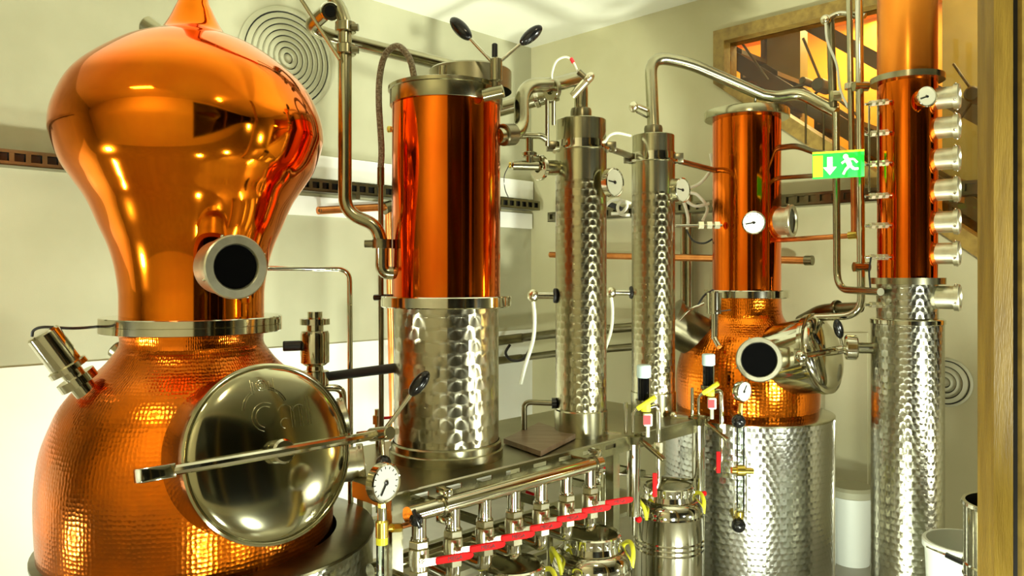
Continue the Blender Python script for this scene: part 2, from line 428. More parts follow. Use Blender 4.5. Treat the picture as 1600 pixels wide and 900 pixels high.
def knob_lever(parent, a, b, kl, kr, rl=0.006):
    a, b = Vector(a), Vector(b); ax = (b - a).normalized()
    o = MB().cyl(a, b - ax * kl, rl, 12).build('lever', 'steel', parent)
    MB().ball(b - ax * kl * 0.5, kr, ax, kl * 0.55 / kr).build('knob', 'black', o)
    return o

# ------------------------------------------------------------------ setting
HC = 3.265
LEN_L, LEN_R = 8.98, 8.98
struct(MB().prism([lw(LEN_L, 0, -0.1), lw(0, 0, -0.1), rw(0, 0, -0.1), rw(LEN_R, 0, -0.1)], UP * 0.1).build('floor', 'floor'))
ceil_ = struct(MB().prism([lw(LEN_L, 0, HC), lw(0, 0, HC), rw(LEN_R, 0, HC)], UP * 0.1).build('ceiling', 'ceil'))
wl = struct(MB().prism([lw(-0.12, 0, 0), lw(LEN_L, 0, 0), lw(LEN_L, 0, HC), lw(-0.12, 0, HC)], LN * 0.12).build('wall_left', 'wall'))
# lit lower left wall, its light put into white paint, 12 mm proud
struct(MB().prism([lw(0.0, 0, 0), lw(6.4, 0, 0), lw(6.4, 0, 1.07), lw(0.0, 0, 1.07)], LN * -0.012).build('trim_lit_band', 'white_band'))
S0, ST, Z0, SL, SE = 1.61, 3.03, 2.70, 0.763, 5.0
ze = Z0 - SL * (SE - S0)
wr = MB()
wr.prism([rw(0, 0, 0), rw(S0, 0, 0), rw(S0, 0, HC), rw(0, 0, HC)], RN * 0.12)
wr.prism([rw(S0, 0, 0), rw(SE, 0, 0), rw(SE, 0, ze), rw(S0, 0, Z0)], RN * 0.12)
wr.prism([rw(S0, 0, ST), rw(SE, 0, ST), rw(SE, 0, HC), rw(S0, 0, HC)], RN * 0.12)
wr.prism([rw(SE, 0, 0), rw(LEN_R, 0, 0), rw(LEN_R, 0, HC), rw(SE, 0, HC)], RN * 0.12)
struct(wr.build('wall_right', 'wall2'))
# shop front behind the camera: pale wall to the left, wide dark window to the right
YF = -0.35
wf = MB()
wf.box((-3.05, YF - 0.06, HC / 2), (6.34, 0.12, HC))
wf.box((3.2, YF - 0.06, 0.2), (6.16, 0.12, 0.4)); wf.box((3.2, YF - 0.06, 3.2), (6.16, 0.12, 0.13)); wf.box((6.35, YF - 0.06, HC / 2), (0.3, 0.12, HC))
struct(wf.build('wall_front', 'ceil'))
w3 = sroot('window_2', (3.15, YF, 0.4))
MB().box((3.15, YF - 0.06, 1.77), (6.06, 0.02, 2.72)).build('pane', 'night', w3)
fr = MB()
for x in (0.145, 2.1, 4.1, 6.17): fr.box((x, YF - 0.06, 1.77), (0.05, 0.09, 2.73))
fr.build('window_frame', 'wood_dark', w3)

# stair window in the right wall: wooden frame that follows the stair
w1 = sroot('window_1', rw(S0, 0, Z0))
fw = 0.075
MB().prism([rw(S0, -0.03, Z0 - 0.0), rw(S0 + fw, -0.03, Z0 - 0.055), rw(S0 + fw, -0.03, ST - fw), rw(S0, -0.03, ST)], RN * 0.16).build('frame_post', 'wood_dark', w1)
MB().prism([rw(S0, -0.03, ST), rw(S0 + fw, -0.03, ST - fw), rw(SE, -0.03, ST - fw), rw(SE, -0.03, ST)], RN * 0.16).build('frame_head', 'wood_dark', w1)
MB().prism([rw(S0, -0.03, Z0), rw(SE, -0.03, ze), rw(SE, -0.03, ze + 0.10), rw(S0, -0.03, Z0 + 0.10)], RN * 0.16).build('frame_sloping_rail', 'wood_dark', w1)
for a, b in ((S0 + fw, 2.62), (2.63, 3.9), (3.91, SE)):
    MB().prism([rw(a, 0.05, Z0 - SL * (a - S0) + 0.09), rw(b, 0.05, Z0 - SL * (b - S0) + 0.09), rw(b, 0.05, ST - fw), rw(a, 0.05, ST - fw)], RN * 0.01).build('pane', 'pane', w1)
# stairwell beyond
struct(MB().prism([rw(0.6, 1.75, 0), rw(6.6, 1.75, 0), rw(6.6, 1.75, 3.6), rw(0.6, 1.75, 3.6)], RN * 0.1).build('wall_stairwell', 'orange'))
struct(MB().prism([rw(0.6, 0.12, 0), rw(0.6, 1.75, 0), rw(0.6, 1.75, 3.6), rw(0.6, 0.12, 3.6)], RS * -0.1).build('wall_stairwell_end', 'orange'))
struct(MB().prism([rw(6.6, 0.12, 0), rw(6.6, 1.75, 0), rw(6.6, 1.75, 3.6), rw(6.6, 0.12, 3.6)], RS * 0.1).build('wall_stairwell_far', 'orange'))
struct(MB().prism([rw(0.6, 0.12, -0.1), rw(6.6, 0.12, -0.1), rw(6.6, 1.75, -0.1), rw(0.6, 1.75, -0.1)], UP * 0.1).build('floor_stairwell', 'floor'))
struct(MB().prism([rw(0.6, 0.12, 3.45), rw(6.6, 0.12, 3.45), rw(6.6, 1.75, 3.45), rw(0.6, 1.75, 3.45)], UP * 0.1).build('ceiling_stairwell', 'orange'))

st = thing('staircase', 'brown open staircase behind the sloping glass window, in front of an orange wall', 'staircase', rw(4.9, 0.9, 0))
def zs(s): return 3.02 - SL * (s - 1.42)
for n in (0.5, 0.9):
    MB().prism([rw(0.7, n, zs(0.7) - 0.07), rw(5.25, n, zs(5.25) - 0.07), rw(5.25, n, zs(5.25) + 0.06), rw(0.7, n, zs(0.7) + 0.06)], RN * 0.03).build('stringer', 'stair', st)
t0 = MB().box((0, 0, 0), (0.27, 0.37, 0.03), frame_at((0, 0, 0), UP, RS)).build('tread', 'stair', None)
t0.parent = st
k = 0
s = 0.85
while s < 5.1:
    t = t0 if k == 0 else t0.copy()
    if k: COL.objects.link(t)
    t.location = rw(s, 0.715, zs(s) - 0.02) - st.location; s += 0.26; k += 1
r0 = None
s = 0.98
while s < 5.1:
    if r0 is None:
        r0 = MB().box((0, 0, 0), (0.02, 0.36, 0.12), frame_at((0, 0, 0), UP, RS)).build('riser', 'stair', None); r0.parent = st; rr = r0
    else: rr = r0.copy(); COL.objects.link(rr)
    rr.location = rw(s, 0.715, zs(s) - 0.10) - st.location; s += 0.26
MB().prism([rw(0.7, 0.46, zs(0.7) + 0.47), rw(5.25, 0.46, zs(5.25) + 0.47), rw(5.25, 0.46, zs(5.25) + 0.58), rw(0.7, 0.46, zs(0.7) + 0.58)], RN * 0.06).build('handrail', 'stair', st)
for sx, wdt, mat in ((1.44, 0.03, 'stair'), (1.60, 0.25, 'stairpost'), (2.76, 0.24, 'stairpost'), (3.7, 0.16, 'stairpost')):
    MB().box((0, 0, 1.72), (wdt, 0.12, 3.44), frame_at(rw(sx, 1.02, 0), UP, RS)).build('post', mat, st)
# point fixings that carry the sloping glass, with their tie rods
for px, py, ends in ((1152, 57, ((1205, 25), (1140, 62), (1200, 125))), (1286, 135, ((1255, 60), (1270, 150), (1345, 185))), (1262, 129, ((1215, 148),)), (1525, 150, ((1552, 130), (1490, 200), (1490, 100)))):
    c = RW(px, py, -0.16)
    g = thing('glass_fixing', {1152: 'round dark glass fixing at the upper corner of the stair window', 1286: 'round dark glass fixing in front of the orange wall by the post', 1262: 'small dark ball fixing on a short arm beside the stair post', 1525: 'round dark glass fixing right of the tall copper column'}[px], 'glass fixing', c)
    MB().cyl(c - RN * 0.08, c + RN * 0.06, 0.040 if px != 1262 else 0.022, bev=0.008).build('disc', 'stair', g)
    for ex, ey in ends:
        MB().tube([c, RW(ex, ey, -0.2)], 0.008 if px != 1262 else 0.012, 8).build('tie_rod', 'stair', g)

# wooden post of the shop window at the right edge
dr = sroot('door_1', P(1576, 900, 1.7))
xA, xB, xC = (1553 - 800) / F * 1.7, (1583 - 800) / F * 1.7, (1597 - 800) / F * 1.7
MB().box(((xA + xB) / 2, 1.73, HC / 2), (xB - xA, 0.06, HC)).build('jamb', 'wood', dr)
MB().box(((xB + xC) / 2, 1.74, HC / 2), (xC - xB, 0.05, HC)).build('gasket', 'rubber', dr)
MB().box((xC + 0.05, 1.73, HC / 2), (0.10, 0.06, HC)).build('outer_jamb', 'wood_dark', dr)

# cable tray and white trunking along the left wall
tr = thing('cable_tray', 'perforated grey cable tray running along the left wall', 'cable tray', lw(3, 0, 2.2))
def tray(s0, s1, lower, s2, nrm, par):
    b = MB(); f = (lambda s, n, z: lw(s, -n, z)) if nrm == 'l' else (lambda s, n, z: rw(s, -n, z))
    d = LS if nrm == 'l' else RS
    b.prism([f(s0, 0.02, lower), f(s1, 0.02, lower), f(s1, 0.14, lower), f(s0, 0.14, lower)], UP * 0.006)
    b.prism([f(s0, 0.13, lower + 0.055), f(s1, 0.13, lower + 0.055), f(s1, 0.14, lower + 0.055), f(s0, 0.14, lower + 0.055)], UP * 0.015)
    b.prism([f(s0, 0.13, lower), f(s1, 0.13, lower), f(s1, 0.14, lower), f(s0, 0.14, lower)], UP * 0.018)
    s = s0
    while s < s1 - 0.03:
        b.prism([f(s, 0.13, lower + 0.015), f(s + 0.02, 0.13, lower + 0.015), f(s + 0.02, 0.14, lower + 0.015), f(s, 0.14, lower + 0.015)], UP * 0.044); s += 0.065
    b.build('tray_channel', 'steel_dark', par)
    MB().prism([f(s0, 0.115, lower + 0.006), f(s1, 0.115, lower + 0.006), f(s1, 0.122, lower + 0.006), f(s0, 0.122, lower + 0.006)], UP * 0.062).build('tray_back', 'black' if nrm == 'l' else 'steel_dark', par)
tray(0.05, 6.0, 1.985, 0, 'l', tr)
for s in (0.5, 1.7, 2.9, 4.1, 5.3): MB().box((0, 0, 0), (0.03, 0.15, 0.03), frame_at(lw(s, -0.085, 1.97), UP, LS)).build('bracket', 'steel_dark', tr)
tk = MB().prism([lw(0.02, 0, 1.85), lw(2.9, 0, 1.85), lw(2.9, 0, 1.965), lw(0.02, 0, 1.965)], LN * -0.03)  # plain raised white boards above and below the tray
solo(tk, 'white_wall_strip', 'white_band', 'wide raised white trunking below the tray on the left wall', 'strip')
solo(MB().prism([lw(0.02, 0, 2.075), lw(2.9, 0, 2.075), lw(2.9, 0, 2.215), lw(0.02, 0, 2.215)], LN * -0.04), 'white_wall_strip', 'white_band', 'narrow raised white trunking above the tray on the left wall', 'strip')
t2 = thing('cable_tray', 'thin grey cable tray on the right wall behind the small still', 'cable tray', rw(2, 0, 1.8))
tray(0.3, 3.6, 1.885, 0, 'r', t2)
for s in (0.6, 1.8, 3.0): MB().box((0, 0, 0), (0.03, 0.15, 0.03), frame_at(rw(s, -0.085, 1.87), UP, RS)).build('bracket', 'steel_dark', t2)

# round ceiling-type vents
def vent(c, nrm, r, n, label):
    v = thing('round_vent', label, 'vent', c)
    m = frame_at(c, nrm)
    MB().lathe([(0, 0), (r, 0), (r, 0.004), (0, 0.004)], m, 48).build('backing', 'rubber', v)
    MB().lathe([(r * 0.96, 0.004), (r * 1.06, 0.004), (r * 1.06, 0.008), (r * 1.0, 0.018), (r * 0.96, 0.018), (r * 0.96, 0.004)], m, 56).build('outer_ring', 'wall', v)
    for k in range(n):
        a, b = r * 0.95 * k / n, r * 0.95 * (k + 0.80) / n
        MB().lathe([(a, 0.005), (b, 0.005), (b, 0.012), (max(a, 0) , 0.026), (a, 0.005)] if k else [(0, 0.020), (b, 0.010), (b, 0.005), (0, 0.005)], m, 48).build('louvre_ring', 'wall', v)
    return v
vent(LW(448, 92, 0.0), -LN, 0.285, 8, 'large round ring vent high on the left wall behind the onion head')
vent(RW(1478, 597, 0.0), -RN, 0.118, 4, 'small round ring vent low on the right wall behind the tall column')

# ------------------------------------------------------------------ 1 the big onion-headed pot still
V1 = Vessel(2.75, 75, 503)
ps = thing('pot_still', 'big copper pot still with onion shaped head and round steel manway lid', 'pot still', V1.c)
V1j = Vessel(2.75, 45, 583)
jz = 0.635
MB().lathe([(0.523, 0), (0.523, jz - 0.012)], V1j.c.copy(), 72).build('jacket', 'steel_big', ps)
MB().lathe([(0.523, jz - 0.013), (0.527, jz - 0.010), (0.527, jz - 0.002), (0.523, jz), (0.40, jz + 0.004), (0.40, jz - 0.05)], V1j.c.copy(), 72).build('jacket_ledge', 'steel_dark', ps)
def prof(V, pts, sub=4):
    p = [Vector((*V.sil(*q), 0)) for q in pts]
    return [(max(v.x, 0.0), v.y) for v in smooth(p, sub)]
pot = prof(V1, [(185, 522), (185, 540), (176, 554), (157, 576), (120, 606), (93, 637), (77, 667), (60, 710), (52, 757), (50, 800), (52, 850), (55, 890)])
pot = pot + [(pot[-1][0] - 0.02, jz + 0.002), (0.2, jz + 0.002)]
MB().lathe(pot, V1.c.copy(), 96).build('pot', 'copper_pot', ps)
zf0, zf1 = V1.sil(157, 522)[1], V1.sil(157, 497)[1]
MB().lathe([(0.15, zf0), (0.278, zf0), (0.281, zf0 + 0.003), (0.281, (zf0 + zf1) / 2 - 0.001), (0.279, (zf0 + zf1) / 2), (0.281, (zf0 + zf1) / 2 + 0.001), (0.281, zf1 - 0.003), (0.278, zf1), (0.15, zf1)], V1.c.copy(), 80).build('flange', 'steel', ps)
hd = prof(V1, [(184, 497), (184, 470), (183, 450), (177, 415), (167, 383), (153, 353), (133, 310), (110, 277), (90, 247), (75, 207), (72, 187), (78, 157), (100, 117), (133, 90), (187, 63), (235, 50)], 6)
MB().lathe(hd + [(0.04, hd[-1][1] + 0.02)], V1.c.copy(), 96).build('head', 'copper', ps)
nk = prof(V1, [(235, 52), (250, 45), (262, 30), (272, 12), (279, -5), (281, -40)], 4)
MB().lathe(nk, V1.c.copy(), 48).build('swan_neck', 'copper', ps)
zn = nk[-1][1]; rn = nk[-1][0]
# the lyne arm leaves the picture above the neck and comes down to the steel elbow
eA = P(500, -60, 2.62)
top = V1.c + UP * zn
la = fillet([top, top + UP * 0.16, Vector((top.x + 0.22, top.y + 0.02, zn + 0.20)), eA], 0.12, 8)
MB().tube(la, [rn + (0.026 - rn) * min(1, i / 8) for i in range(len(la))], 24).build('lyne_arm', 'copper', ps)
# sight glass on the neck
sd = V1.dir(20)
sight(ps, P(370, 417, 2.22), sd, 0.094, 0.064, 0.12)
# manway
LC = V1.c + V1.dir(22) * 0.535 + UP * 0.998
LN_ = V1.dir(22, 12); lm = frame_at(LC, LN_, V1.dir(112))       # x = to the right, y = up
R_ = 0.250
MB().lathe([(0.225, -0.20), (0.236, -0.20), (0.236, -0.022), (0.247, -0.022), (0.247, -0.008), (0.22, -0.008)], lm, 72).build('manway_collar', 'steel', ps)
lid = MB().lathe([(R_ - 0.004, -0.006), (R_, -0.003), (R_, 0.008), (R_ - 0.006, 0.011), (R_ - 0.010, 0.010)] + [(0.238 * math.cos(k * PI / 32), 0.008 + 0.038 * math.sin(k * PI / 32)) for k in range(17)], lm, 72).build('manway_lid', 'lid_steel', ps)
def onlid(x, y): return lm @ Vector((x, y, 0.009 + 0.038 * math.sqrt(max(0, 1 - (x * x + y * y) / 0.238 ** 2))))
em = MB()
def arc(cx, cy, r, a0, a1, n=10, t=0.0011): em.tube([onlid(cx + r * math.cos(math.radians(a0 + (a1 - a0) * k / n)), cy + r * math.sin(math.radians(a0 + (a1 - a0) * k / n))) for k in range(n + 1)], t, 6)
for r in (0.008, 0.015): arc(-0.025, 0.188, r, 0, 360, 16)
arc(-0.022, 0.115, 0.062, 20, 75); arc(-0.022, 0.115, 0.068, 20, 75); arc(-0.022, 0.115, 0.062, 110, 172); arc(-0.022, 0.115, 0.068, 110, 172)
for x, y0, y1 in ((-0.055, 0.168, 0.205), (-0.049, 0.165, 0.20), (-0.002, 0.168, 0.20), (0.012, 0.165, 0.205)): em.tube([onlid(x, y0), onlid(x, (y0 + y1) / 2), onlid(x, y1)], 0.0011, 6)
arc(-0.025, 0.10, 0.040, 60, 255); arc(-0.025, 0.10, 0.029, 60, 255)
arc(0.035, 0.105, 0.022, 20, 160); arc(0.03, 0.075, 0.014, 60, 260)
arc(0.078, 0.10, 0.022, 50, 165)
for x in (0.052, 0.060, 0.078, 0.086, 0.102, 0.112): em.tube([onlid(x, 0.06), onlid(x, 0.09), onlid(x, 0.12 if x < 0.1 else 0.145)], 0.0011, 6)
em.build('raised_emblem', 'steel_satin', lid)
MB().cyl(lm @ Vector((0, 0, 0.042)), lm @ Vector((0, 0, 0.085)), 0.034, bev=0.006).build('lid_boss', 'steel', lid)
# clamp bar, hinge block and hand screw
bx, bz = lm.to_3x3() @ Vector((1, 0, 0)), LN_
bL, bR = LC - bx * 0.325 + bz * 0.035, LC + bx * 0.345 + bz * 0.035
cb = MB().tube(smooth([bL, LC - bx * 0.2 + bz * 0.075, LC + bz * 0.086, LC + bx * 0.2 + bz * 0.075, bR], 6), 0.0135, 10).build('clamp_bar', 'steel', ps)
MB().box((0, 0, 0), (0.085, 0.036, 0.055), frame_at(bL + bz * 0.0, bz, bx), 0.004).build('hinge_block', 'steel', cb)
MB().bar(LC - bx * 0.30 - bz * 0.12, LC - bx * 0.322 + bz * 0.03, 0.03, 0.02, bx, 0.003).build('hinge_arm', 'steel', cb)
hub = bR + bz * 0.01
hs = MB().cyl(hub - bz * 0.06, hub + bz * 0.045, 0.021, bev=0.003).build('hand_screw', 'steel_satin', ps)
MB().cyl(hub + bx * 0.035 - bz * 0.02, hub + bx * 0.035 + bz * 0.03, 0.010).build('pivot_pin', 'nickel', hs)
MB().bar(hub - bz * 0.13 + bx * 0.0, hub - bz * 0.03, 0.03, 0.02, bx, 0.003).build('swing_bolt', 'steel', hs)
kd = hub.y
for (x, y, dd, kl, kr) in ((668, 582, kd + 0.01, 0.085, 0.022), (600, 738, kd - 0.06, 0.05, 0.024)):
    e = P(x, y, dd); ax = (e - hub).normalized()
    lv = MB().cyl(hub, e - ax * kl, 0.007, 12).build('lever', 'steel', hs)
    MB().ball(e - ax * kl * 0.5, kr, ax, kl * 0.55 / kr).build('knob', 'black', lv)
# lamp housing on the left shoulder
a0 = P(135, 612, 2.30); a1 = P(66, 520, 2.24); ax = (a1 - a0).normalized()
lh = MB().lathe([(0.0, -0.02), (0.033, -0.02), (0.033, 0.030), (0.056, 0.030), (0.056, 0.056), (0.030, 0.058), (0.030, 0.090), (0, 0.09)], frame_at(a0, ax), 32).build('lamp_mount', 'steel', ps)
L = (a1 - a0).length
MB().lathe([(0, 0.080), (0.056, 0.080), (0.056, 0.096), (0.046, 0.100), (0.046, L - 0.006), (0.041, L), (0, L)], frame_at(a0, ax), 32).build('lamp_body', 'steel', lh)
MB().tube(smooth([P(50, 526, 2.24), P(53, 516, 2.24), P(70, 511, 2.25), P(115, 513, 2.30), P(158, 510, 2.40)], 5), 0.0042, 8).build('lamp_cable', 'rubber', lh)
# small lamp peeping over the shoulder behind the neck and one behind the lower neck
b0, b1 = P(262, 62, 2.85), P(226, 36, 2.85)
MB().cyl(b0, b1, 0.034, bev=0.006).build('rear_lamp', 'steel_satin', ps)
b0, b1 = P(200, 560, 2.62), P(178, 543, 2.62)
MB().cyl(b0, b1, 0.03, bev=0.005).build('rear_port', 'steel_dark', ps)
# two short ports on the right flank
for (x, y, dd, dg, tl) in ((528, 648, 2.62, 88, 12), (556, 722, 2.50, 80, 6)):
    c = P(x + 14, y, dd); sight(ps, c, V1.dir(dg, tl), 0.062, 0.038, 0.16, name='side_port')
# relief valve on the right shoulder
rvb = P(492, 640, 2.72); rz = lambda y: ZC - (y - HOR) / F * 2.72
rv = MB().lathe([(0.016, rz(640)), (0.016, rz(601)), (0.048, rz(601)), (0.048, rz(580)), (0.030, rz(578)), (0.028, rz(572)), (0.040, rz(570)), (0.050, rz(566)), (0.050, rz(522)), (0.046, rz(517)), (0.030, rz(516)), (0.030, rz(508)), (0.052, rz(507)), (0.052, rz(498)), (0.026, rz(496)), (0.026, rz(487)), (0, rz(487))], Vector((rvb.x, rvb.y, 0)), 32).build('relief_valve', 'steel', ps)
MB().cyl(P(470, 540, 2.70), P(442, 541, 2.68), 0.018, bev=0.003).build('hose_stub', 'rubber', rv)
MB().tube(fillet([P(505, 606, 2.72), P(535, 606, 2.74), P(537, 650, 2.78)], 0.05), 0.013).build('outlet_pipe', 'steel', rv)

# ------------------------------------------------------------------ bench
BZ = 0.85; B0, B1, A0, A1 = 1.853, 2.45, 1.35, 3.12
be = thing('steel_bench', 'long olive steel bench carrying the upright columns', 'bench', bn((A0 + A1) / 2, (B0 + B1) / 2, 0))
CUT = [(A0, B0), (A1, B0), (A1, B1), (1.60, B1), (1.50, 2.20), (A0, 2.06)]     # corner cut away for the big still's jacket
MB().prism([bn(a, b, BZ - 0.006) for a, b in CUT], UP * 0.006).build('bench_top', 'bench', be)
# front apron with long slots: strips and webs
def bbox(a0, a1, b0, b1, z0, z1, mb): mb.prism([bn(a0, b0, z0), bn(a1, b0, z0), bn(a1, b1, z0), bn(a0, b1, z0)], UP * (z1 - z0)); return mb
ap = MB()
aS = [1.42 + 0.135 * k for k in range(8)]
bbox(A0, A1, B0, B0 + 0.004, BZ - 0.018, BZ - 0.006, ap)
e = A0
for s in aS:
    bbox(e, s, B0, B0 + 0.004, BZ - 0.034, BZ - 0.018, ap); e = s + 0.07
bbox(e, A1, B0, B0 + 0.004, BZ - 0.034, BZ - 0.018, ap)
bbox(A0, A1, B0, B0 + 0.004, BZ - 0.062, BZ - 0.034, ap)
ap.build('front_apron', 'steel_satin', be)
bbox(1.60, A1, B1 - 0.004, B1, BZ - 0.10, BZ - 0.006, MB()).build('rear_apron', 'bench', be)
bbox(A0, A0 + 0.004, B0, 2.06, BZ - 0.05, BZ - 0.006, MB()).build('end_apron', 'bench', be)
bbox(A1 - 0.004, A1, B0, B1, BZ - 0.08, BZ - 0.006, MB()).build('end_apron', 'bench', be)
for a in (A0 + 0.03, 2.45, A1 - 0.03):
    for b in (B0 + 0.03, B1 - 0.03):
        if a < 1.5 and b > 2.0: a = 1.64
        bbox(a - 0.02, a + 0.02, b - 0.02, b + 0.02, 0, BZ - 0.006, MB()).build('leg', 'steel_satin', be)
bbox(1.62, A1, B1 - 0.05, B1 - 0.02, 0.55, 0.58, MB()).build('lower_rail', 'steel_satin', be)
bbox(1.62, A1, B1 - 0.05, B1 - 0.02, 0.18, 0.21, MB()).build('lower_rail', 'steel_satin', be)

bbox(1.62, A1 - 0.02, 2.10, B1 - 0.02, 0.40, 0.42, MB()).build('masking_shelf', 'bench', be)  # added plate, hides the white-lit wall seen under the bench
for a in (1.75, 2.05, 2.35, 2.65): bbox(a - 0.012, a + 0.012, B0 + 0.02, B1 - 0.03, 0.655, 0.68, MB()).build('cross_rail', 'steel_satin', be)
bp_ = MB()
bq = [P(787, 690, 2.93), P(845, 714, 2.72), P(900, 690, 3.02), P(842, 672, 3.25)]
for q in bq: q.z = BZ + 0.004
bp_.prism(bq, UP * 0.018)
solo(bp_, 'board', 'plate', 'thin brown board lying flat on the bench between the columns', 'board')

# ------------------------------------------------------------------ 2 copper tube condenser
V2 = Vessel(2.76, 612, 782)
cn = thing('condenser_tank', 'wide condenser with plain copper upper half and marbled steel lower half', 'still column', V2.c + UP * BZ)
z = V2.z
MB().lathe([(0.19, BZ), (0.203, BZ), (0.203, BZ + 0.03), (0.197, BZ + 0.034), (0.197, BZ + 0.055), (0.19, BZ + 0.06)], V2.c.copy(), 64).build('base_ring', 'steel_satin', cn)
MB().lathe([(0.187, BZ + 0.03), (0.187, z(480))], V2.c.copy(), 64).build('steel_shell', 'steel_mid', cn)
MB().lathe([(0.17, z(479)), (0.229, z(479)), (0.232, z(477.5)), (0.232, z(463.5)), (0.229, z(462)), (0.17, z(462))], V2.c.copy(), 64).build('flange', 'steel', cn)
MB().lathe([(0.193, z(463)), (0.193, z(164))], V2.c.copy(), 72).build('copper_shell', 'copper_dark', cn)
zr0, zr1 = z(168), z(139)
MB().lathe([(0.18, zr0), (0.200, zr0), (0.201, zr0 + 0.002), (0.201, zr1 - 0.016), (0.207, zr1 - 0.014), (0.207, zr1 - 0.002), (0.203, zr1), (0, zr1 + 0.003)], V2.c.copy(), 72).build('lid_ring', 'steel_satin', cn)
dc = P(735, 120, 2.80); dc.z = zr1
MB().lathe([(0.15, 0.0), (0.15, 0.072), (0.145, 0.078), (0, 0.080)], dc, 48).build('lid_drum', 'bench', cn)
MB().cyl(P(692, 128, 2.62), P(692, 103, 2.62), 0.014).build('lid_stub', 'steel_satin', cn)
# clamp with two black knobs
cdp = 2.60
pv = MB().cyl(P(754, 150, cdp - 0.01), P(787, 142, cdp - 0.02), 0.022, bev=0.003).build('clamp_pivot', 'steel_satin', cn)
MB().cyl(P(775, 128, cdp), P(775, 91, cdp), 0.021, bev=0.004).build('clamp_screw', 'steel_satin', pv)
MB().cyl(P(774, 140, cdp), P(774, 126, cdp), 0.012).build('screw_thread', 'steel_dark', pv)
MB().cyl(P(773, 92, cdp), P(773, 68, cdp), 0.010, bev=0.003).build('knob_peg', 'black', pv)
knob_lever(pv, P(770, 98, cdp), P(706, 30, cdp + 0.03), 0.095, 0.024)
knob_lever(pv, P(779, 98, cdp), P(845, 42, cdp - 0.03), 0.085, 0.021)
MB().cyl(P(612, 202, 2.74), P(605, 202, 2.74), 0.012, bev=0.003).build('side_plug', 'brass', cn)

# ------------------------------------------------------------------ 3, 4 slender marbled columns
def slim(D, pl, pr, label, y_base, y_clamp, y_cap, cap_l, cl_l, neck_y, g):
    V = Vessel(D, pl, pr); zz = V.z
    o = thing('slender_column', label, 'still column', V.c + UP * BZ, 'slender marbled columns')
    r = V.r
    MB().lathe([(0, BZ), (r + 0.004, BZ), (r + 0.004, BZ + 0.10), (r, BZ + 0.105)], V.c.copy(), 48).build('base_sleeve', 'steel_satin', o)
    MB().lathe([(r, BZ + 0.104), (r, zz(y_clamp + 55))], V.c.copy(), 48).build('marbled_shell', 'steel_col', o)
    MB().lathe([(r + 0.0005, zz(y_clamp + 56)), (r + 0.0005, zz(y_clamp + 8))], V.c.copy(), 48).build('plain_shell', 'steel_satin', o)
    z0, z1 = zz(y_clamp + 9), zz(y_clamp - 6)
    MB().lathe([(r * 0.9, z0), (r * 1.13, z0), (r * 1.16, z0 + 0.003), (r * 1.16, z0 + 0.010), (r * 1.03, z0 + 0.011), (r * 1.03, z1), (r * 0.9, z1)], V.c.copy(), 48).build('clamp_ring', 'steel', o)
    for dg in (-78, 95):
        c = V.at(dg, r * 1.12, (z0 + z1) / 2); MB().box((0, 0, 0), (0.05, 0.035, abs(z1 - z0) * 1.0), frame_at(c, UP, V.dir(dg)), 0.003).build('clamp_lug', 'steel_dark', o)
    rc = r * 0.975; zt = zz(y_cap)
    MB().lathe([(rc, z1 - 0.002), (rc, zt - 0.003), (rc - 0.003, zt), (0, zt)], V.c.copy(), 48).build('cap', 'steel_satin', o)
    zn = zz(neck_y)
    MB().lathe([(0.04, zt - 0.001), (0.043, zt + 0.002), (0.043, zn - 0.012), (0.040, zn), (0.02, zn)], V.c.copy(), 32).build('neck_nut', 'steel_dark', o)
    return o, V, zn
c3, V3, n3 = slim(3.13, 868, 948, 'slender marbled steel column next to the wide condenser', 690, 228, 188, 865, 853, 170, '')
c4, V4, n4 = slim(3.65, 987, 1055, 'slender marbled steel column next to the small copper still', 655, 246, 212, 981, 980, 197, '')
dial(c3, P(961, 285, 3.02), V3.dir(50), 0.058, 0.055, 'dial_grey', 175, marks=False, name='thermometer')
dial(c4, P(1067, 297, 3.54), V4.dir(52), 0.058, 0.055, 'dial_grey', 175, marks=False, name='thermometer')
for o, px, py, d_, cl in ((c3, 868, 462, 3.10, 833), (c4, 987, 457, 3.60, 955)):
    a, b = P(px + 2, py, d_), P(cl, py, d_)
    q = MB().cyl(a, a + (b - a) * 0.15, 0.030, bev=0.004).build('sensor_collar', 'rubber', o)
    MB().cyl(a, b + (a - b) * 0.15, 0.014).build('sensor_stem', 'steel', q)
    MB().ball(b, 0.024, UP, 1.1).build('sensor_head', 'nickel', q)
    MB().tube(smooth([b - UP * 0.02, b + Vector((0.006, 0, -0.09)), b + Vector((0.0, 0.01, -0.18)), b + Vector((-0.03, 0.02, -0.28)), b + Vector((-0.05, 0.03, -0.36))], 5), 0.008, 8).build('sensor_hose', 'hose', q)
# side port of the first slender column: flange, tee and small valve
pf = MB().ring(P(846, 262, 3.02), P(836, 262, 3.0) - P(846, 262, 3.02), 0.050, 0.02, 0.02).build('side_flange', 'steel', c3)
MB().cyl(P(868, 262, 3.08), P(846, 262, 3.02), 0.030).build('port_neck', 'steel_satin', pf)
MB().cyl(P(842, 259, 3.0), P(800, 258, 2.98), 0.019, bev=0.003).build('tee_body', 'steel_satin', pf)
MB().cyl(P(799, 258, 2.98), P(795, 258, 2.98), 0.012, bev=0.002).build('tee_plug', 'brass', pf)
MB().cyl(P(827, 255, 2.99), P(827, 216, 2.99), 0.015).ring(P(827, 245, 2.99), UP, 0.030, 0.01, 0.018).build('tee_branch', 'steel_satin', pf)
MB().tube(fillet([P(812, 212, 2.99), P(845, 212, 2.99), P(853, 218, 3.0)], 0.02), 0.013).build('branch_pipe', 'steel_satin', pf)
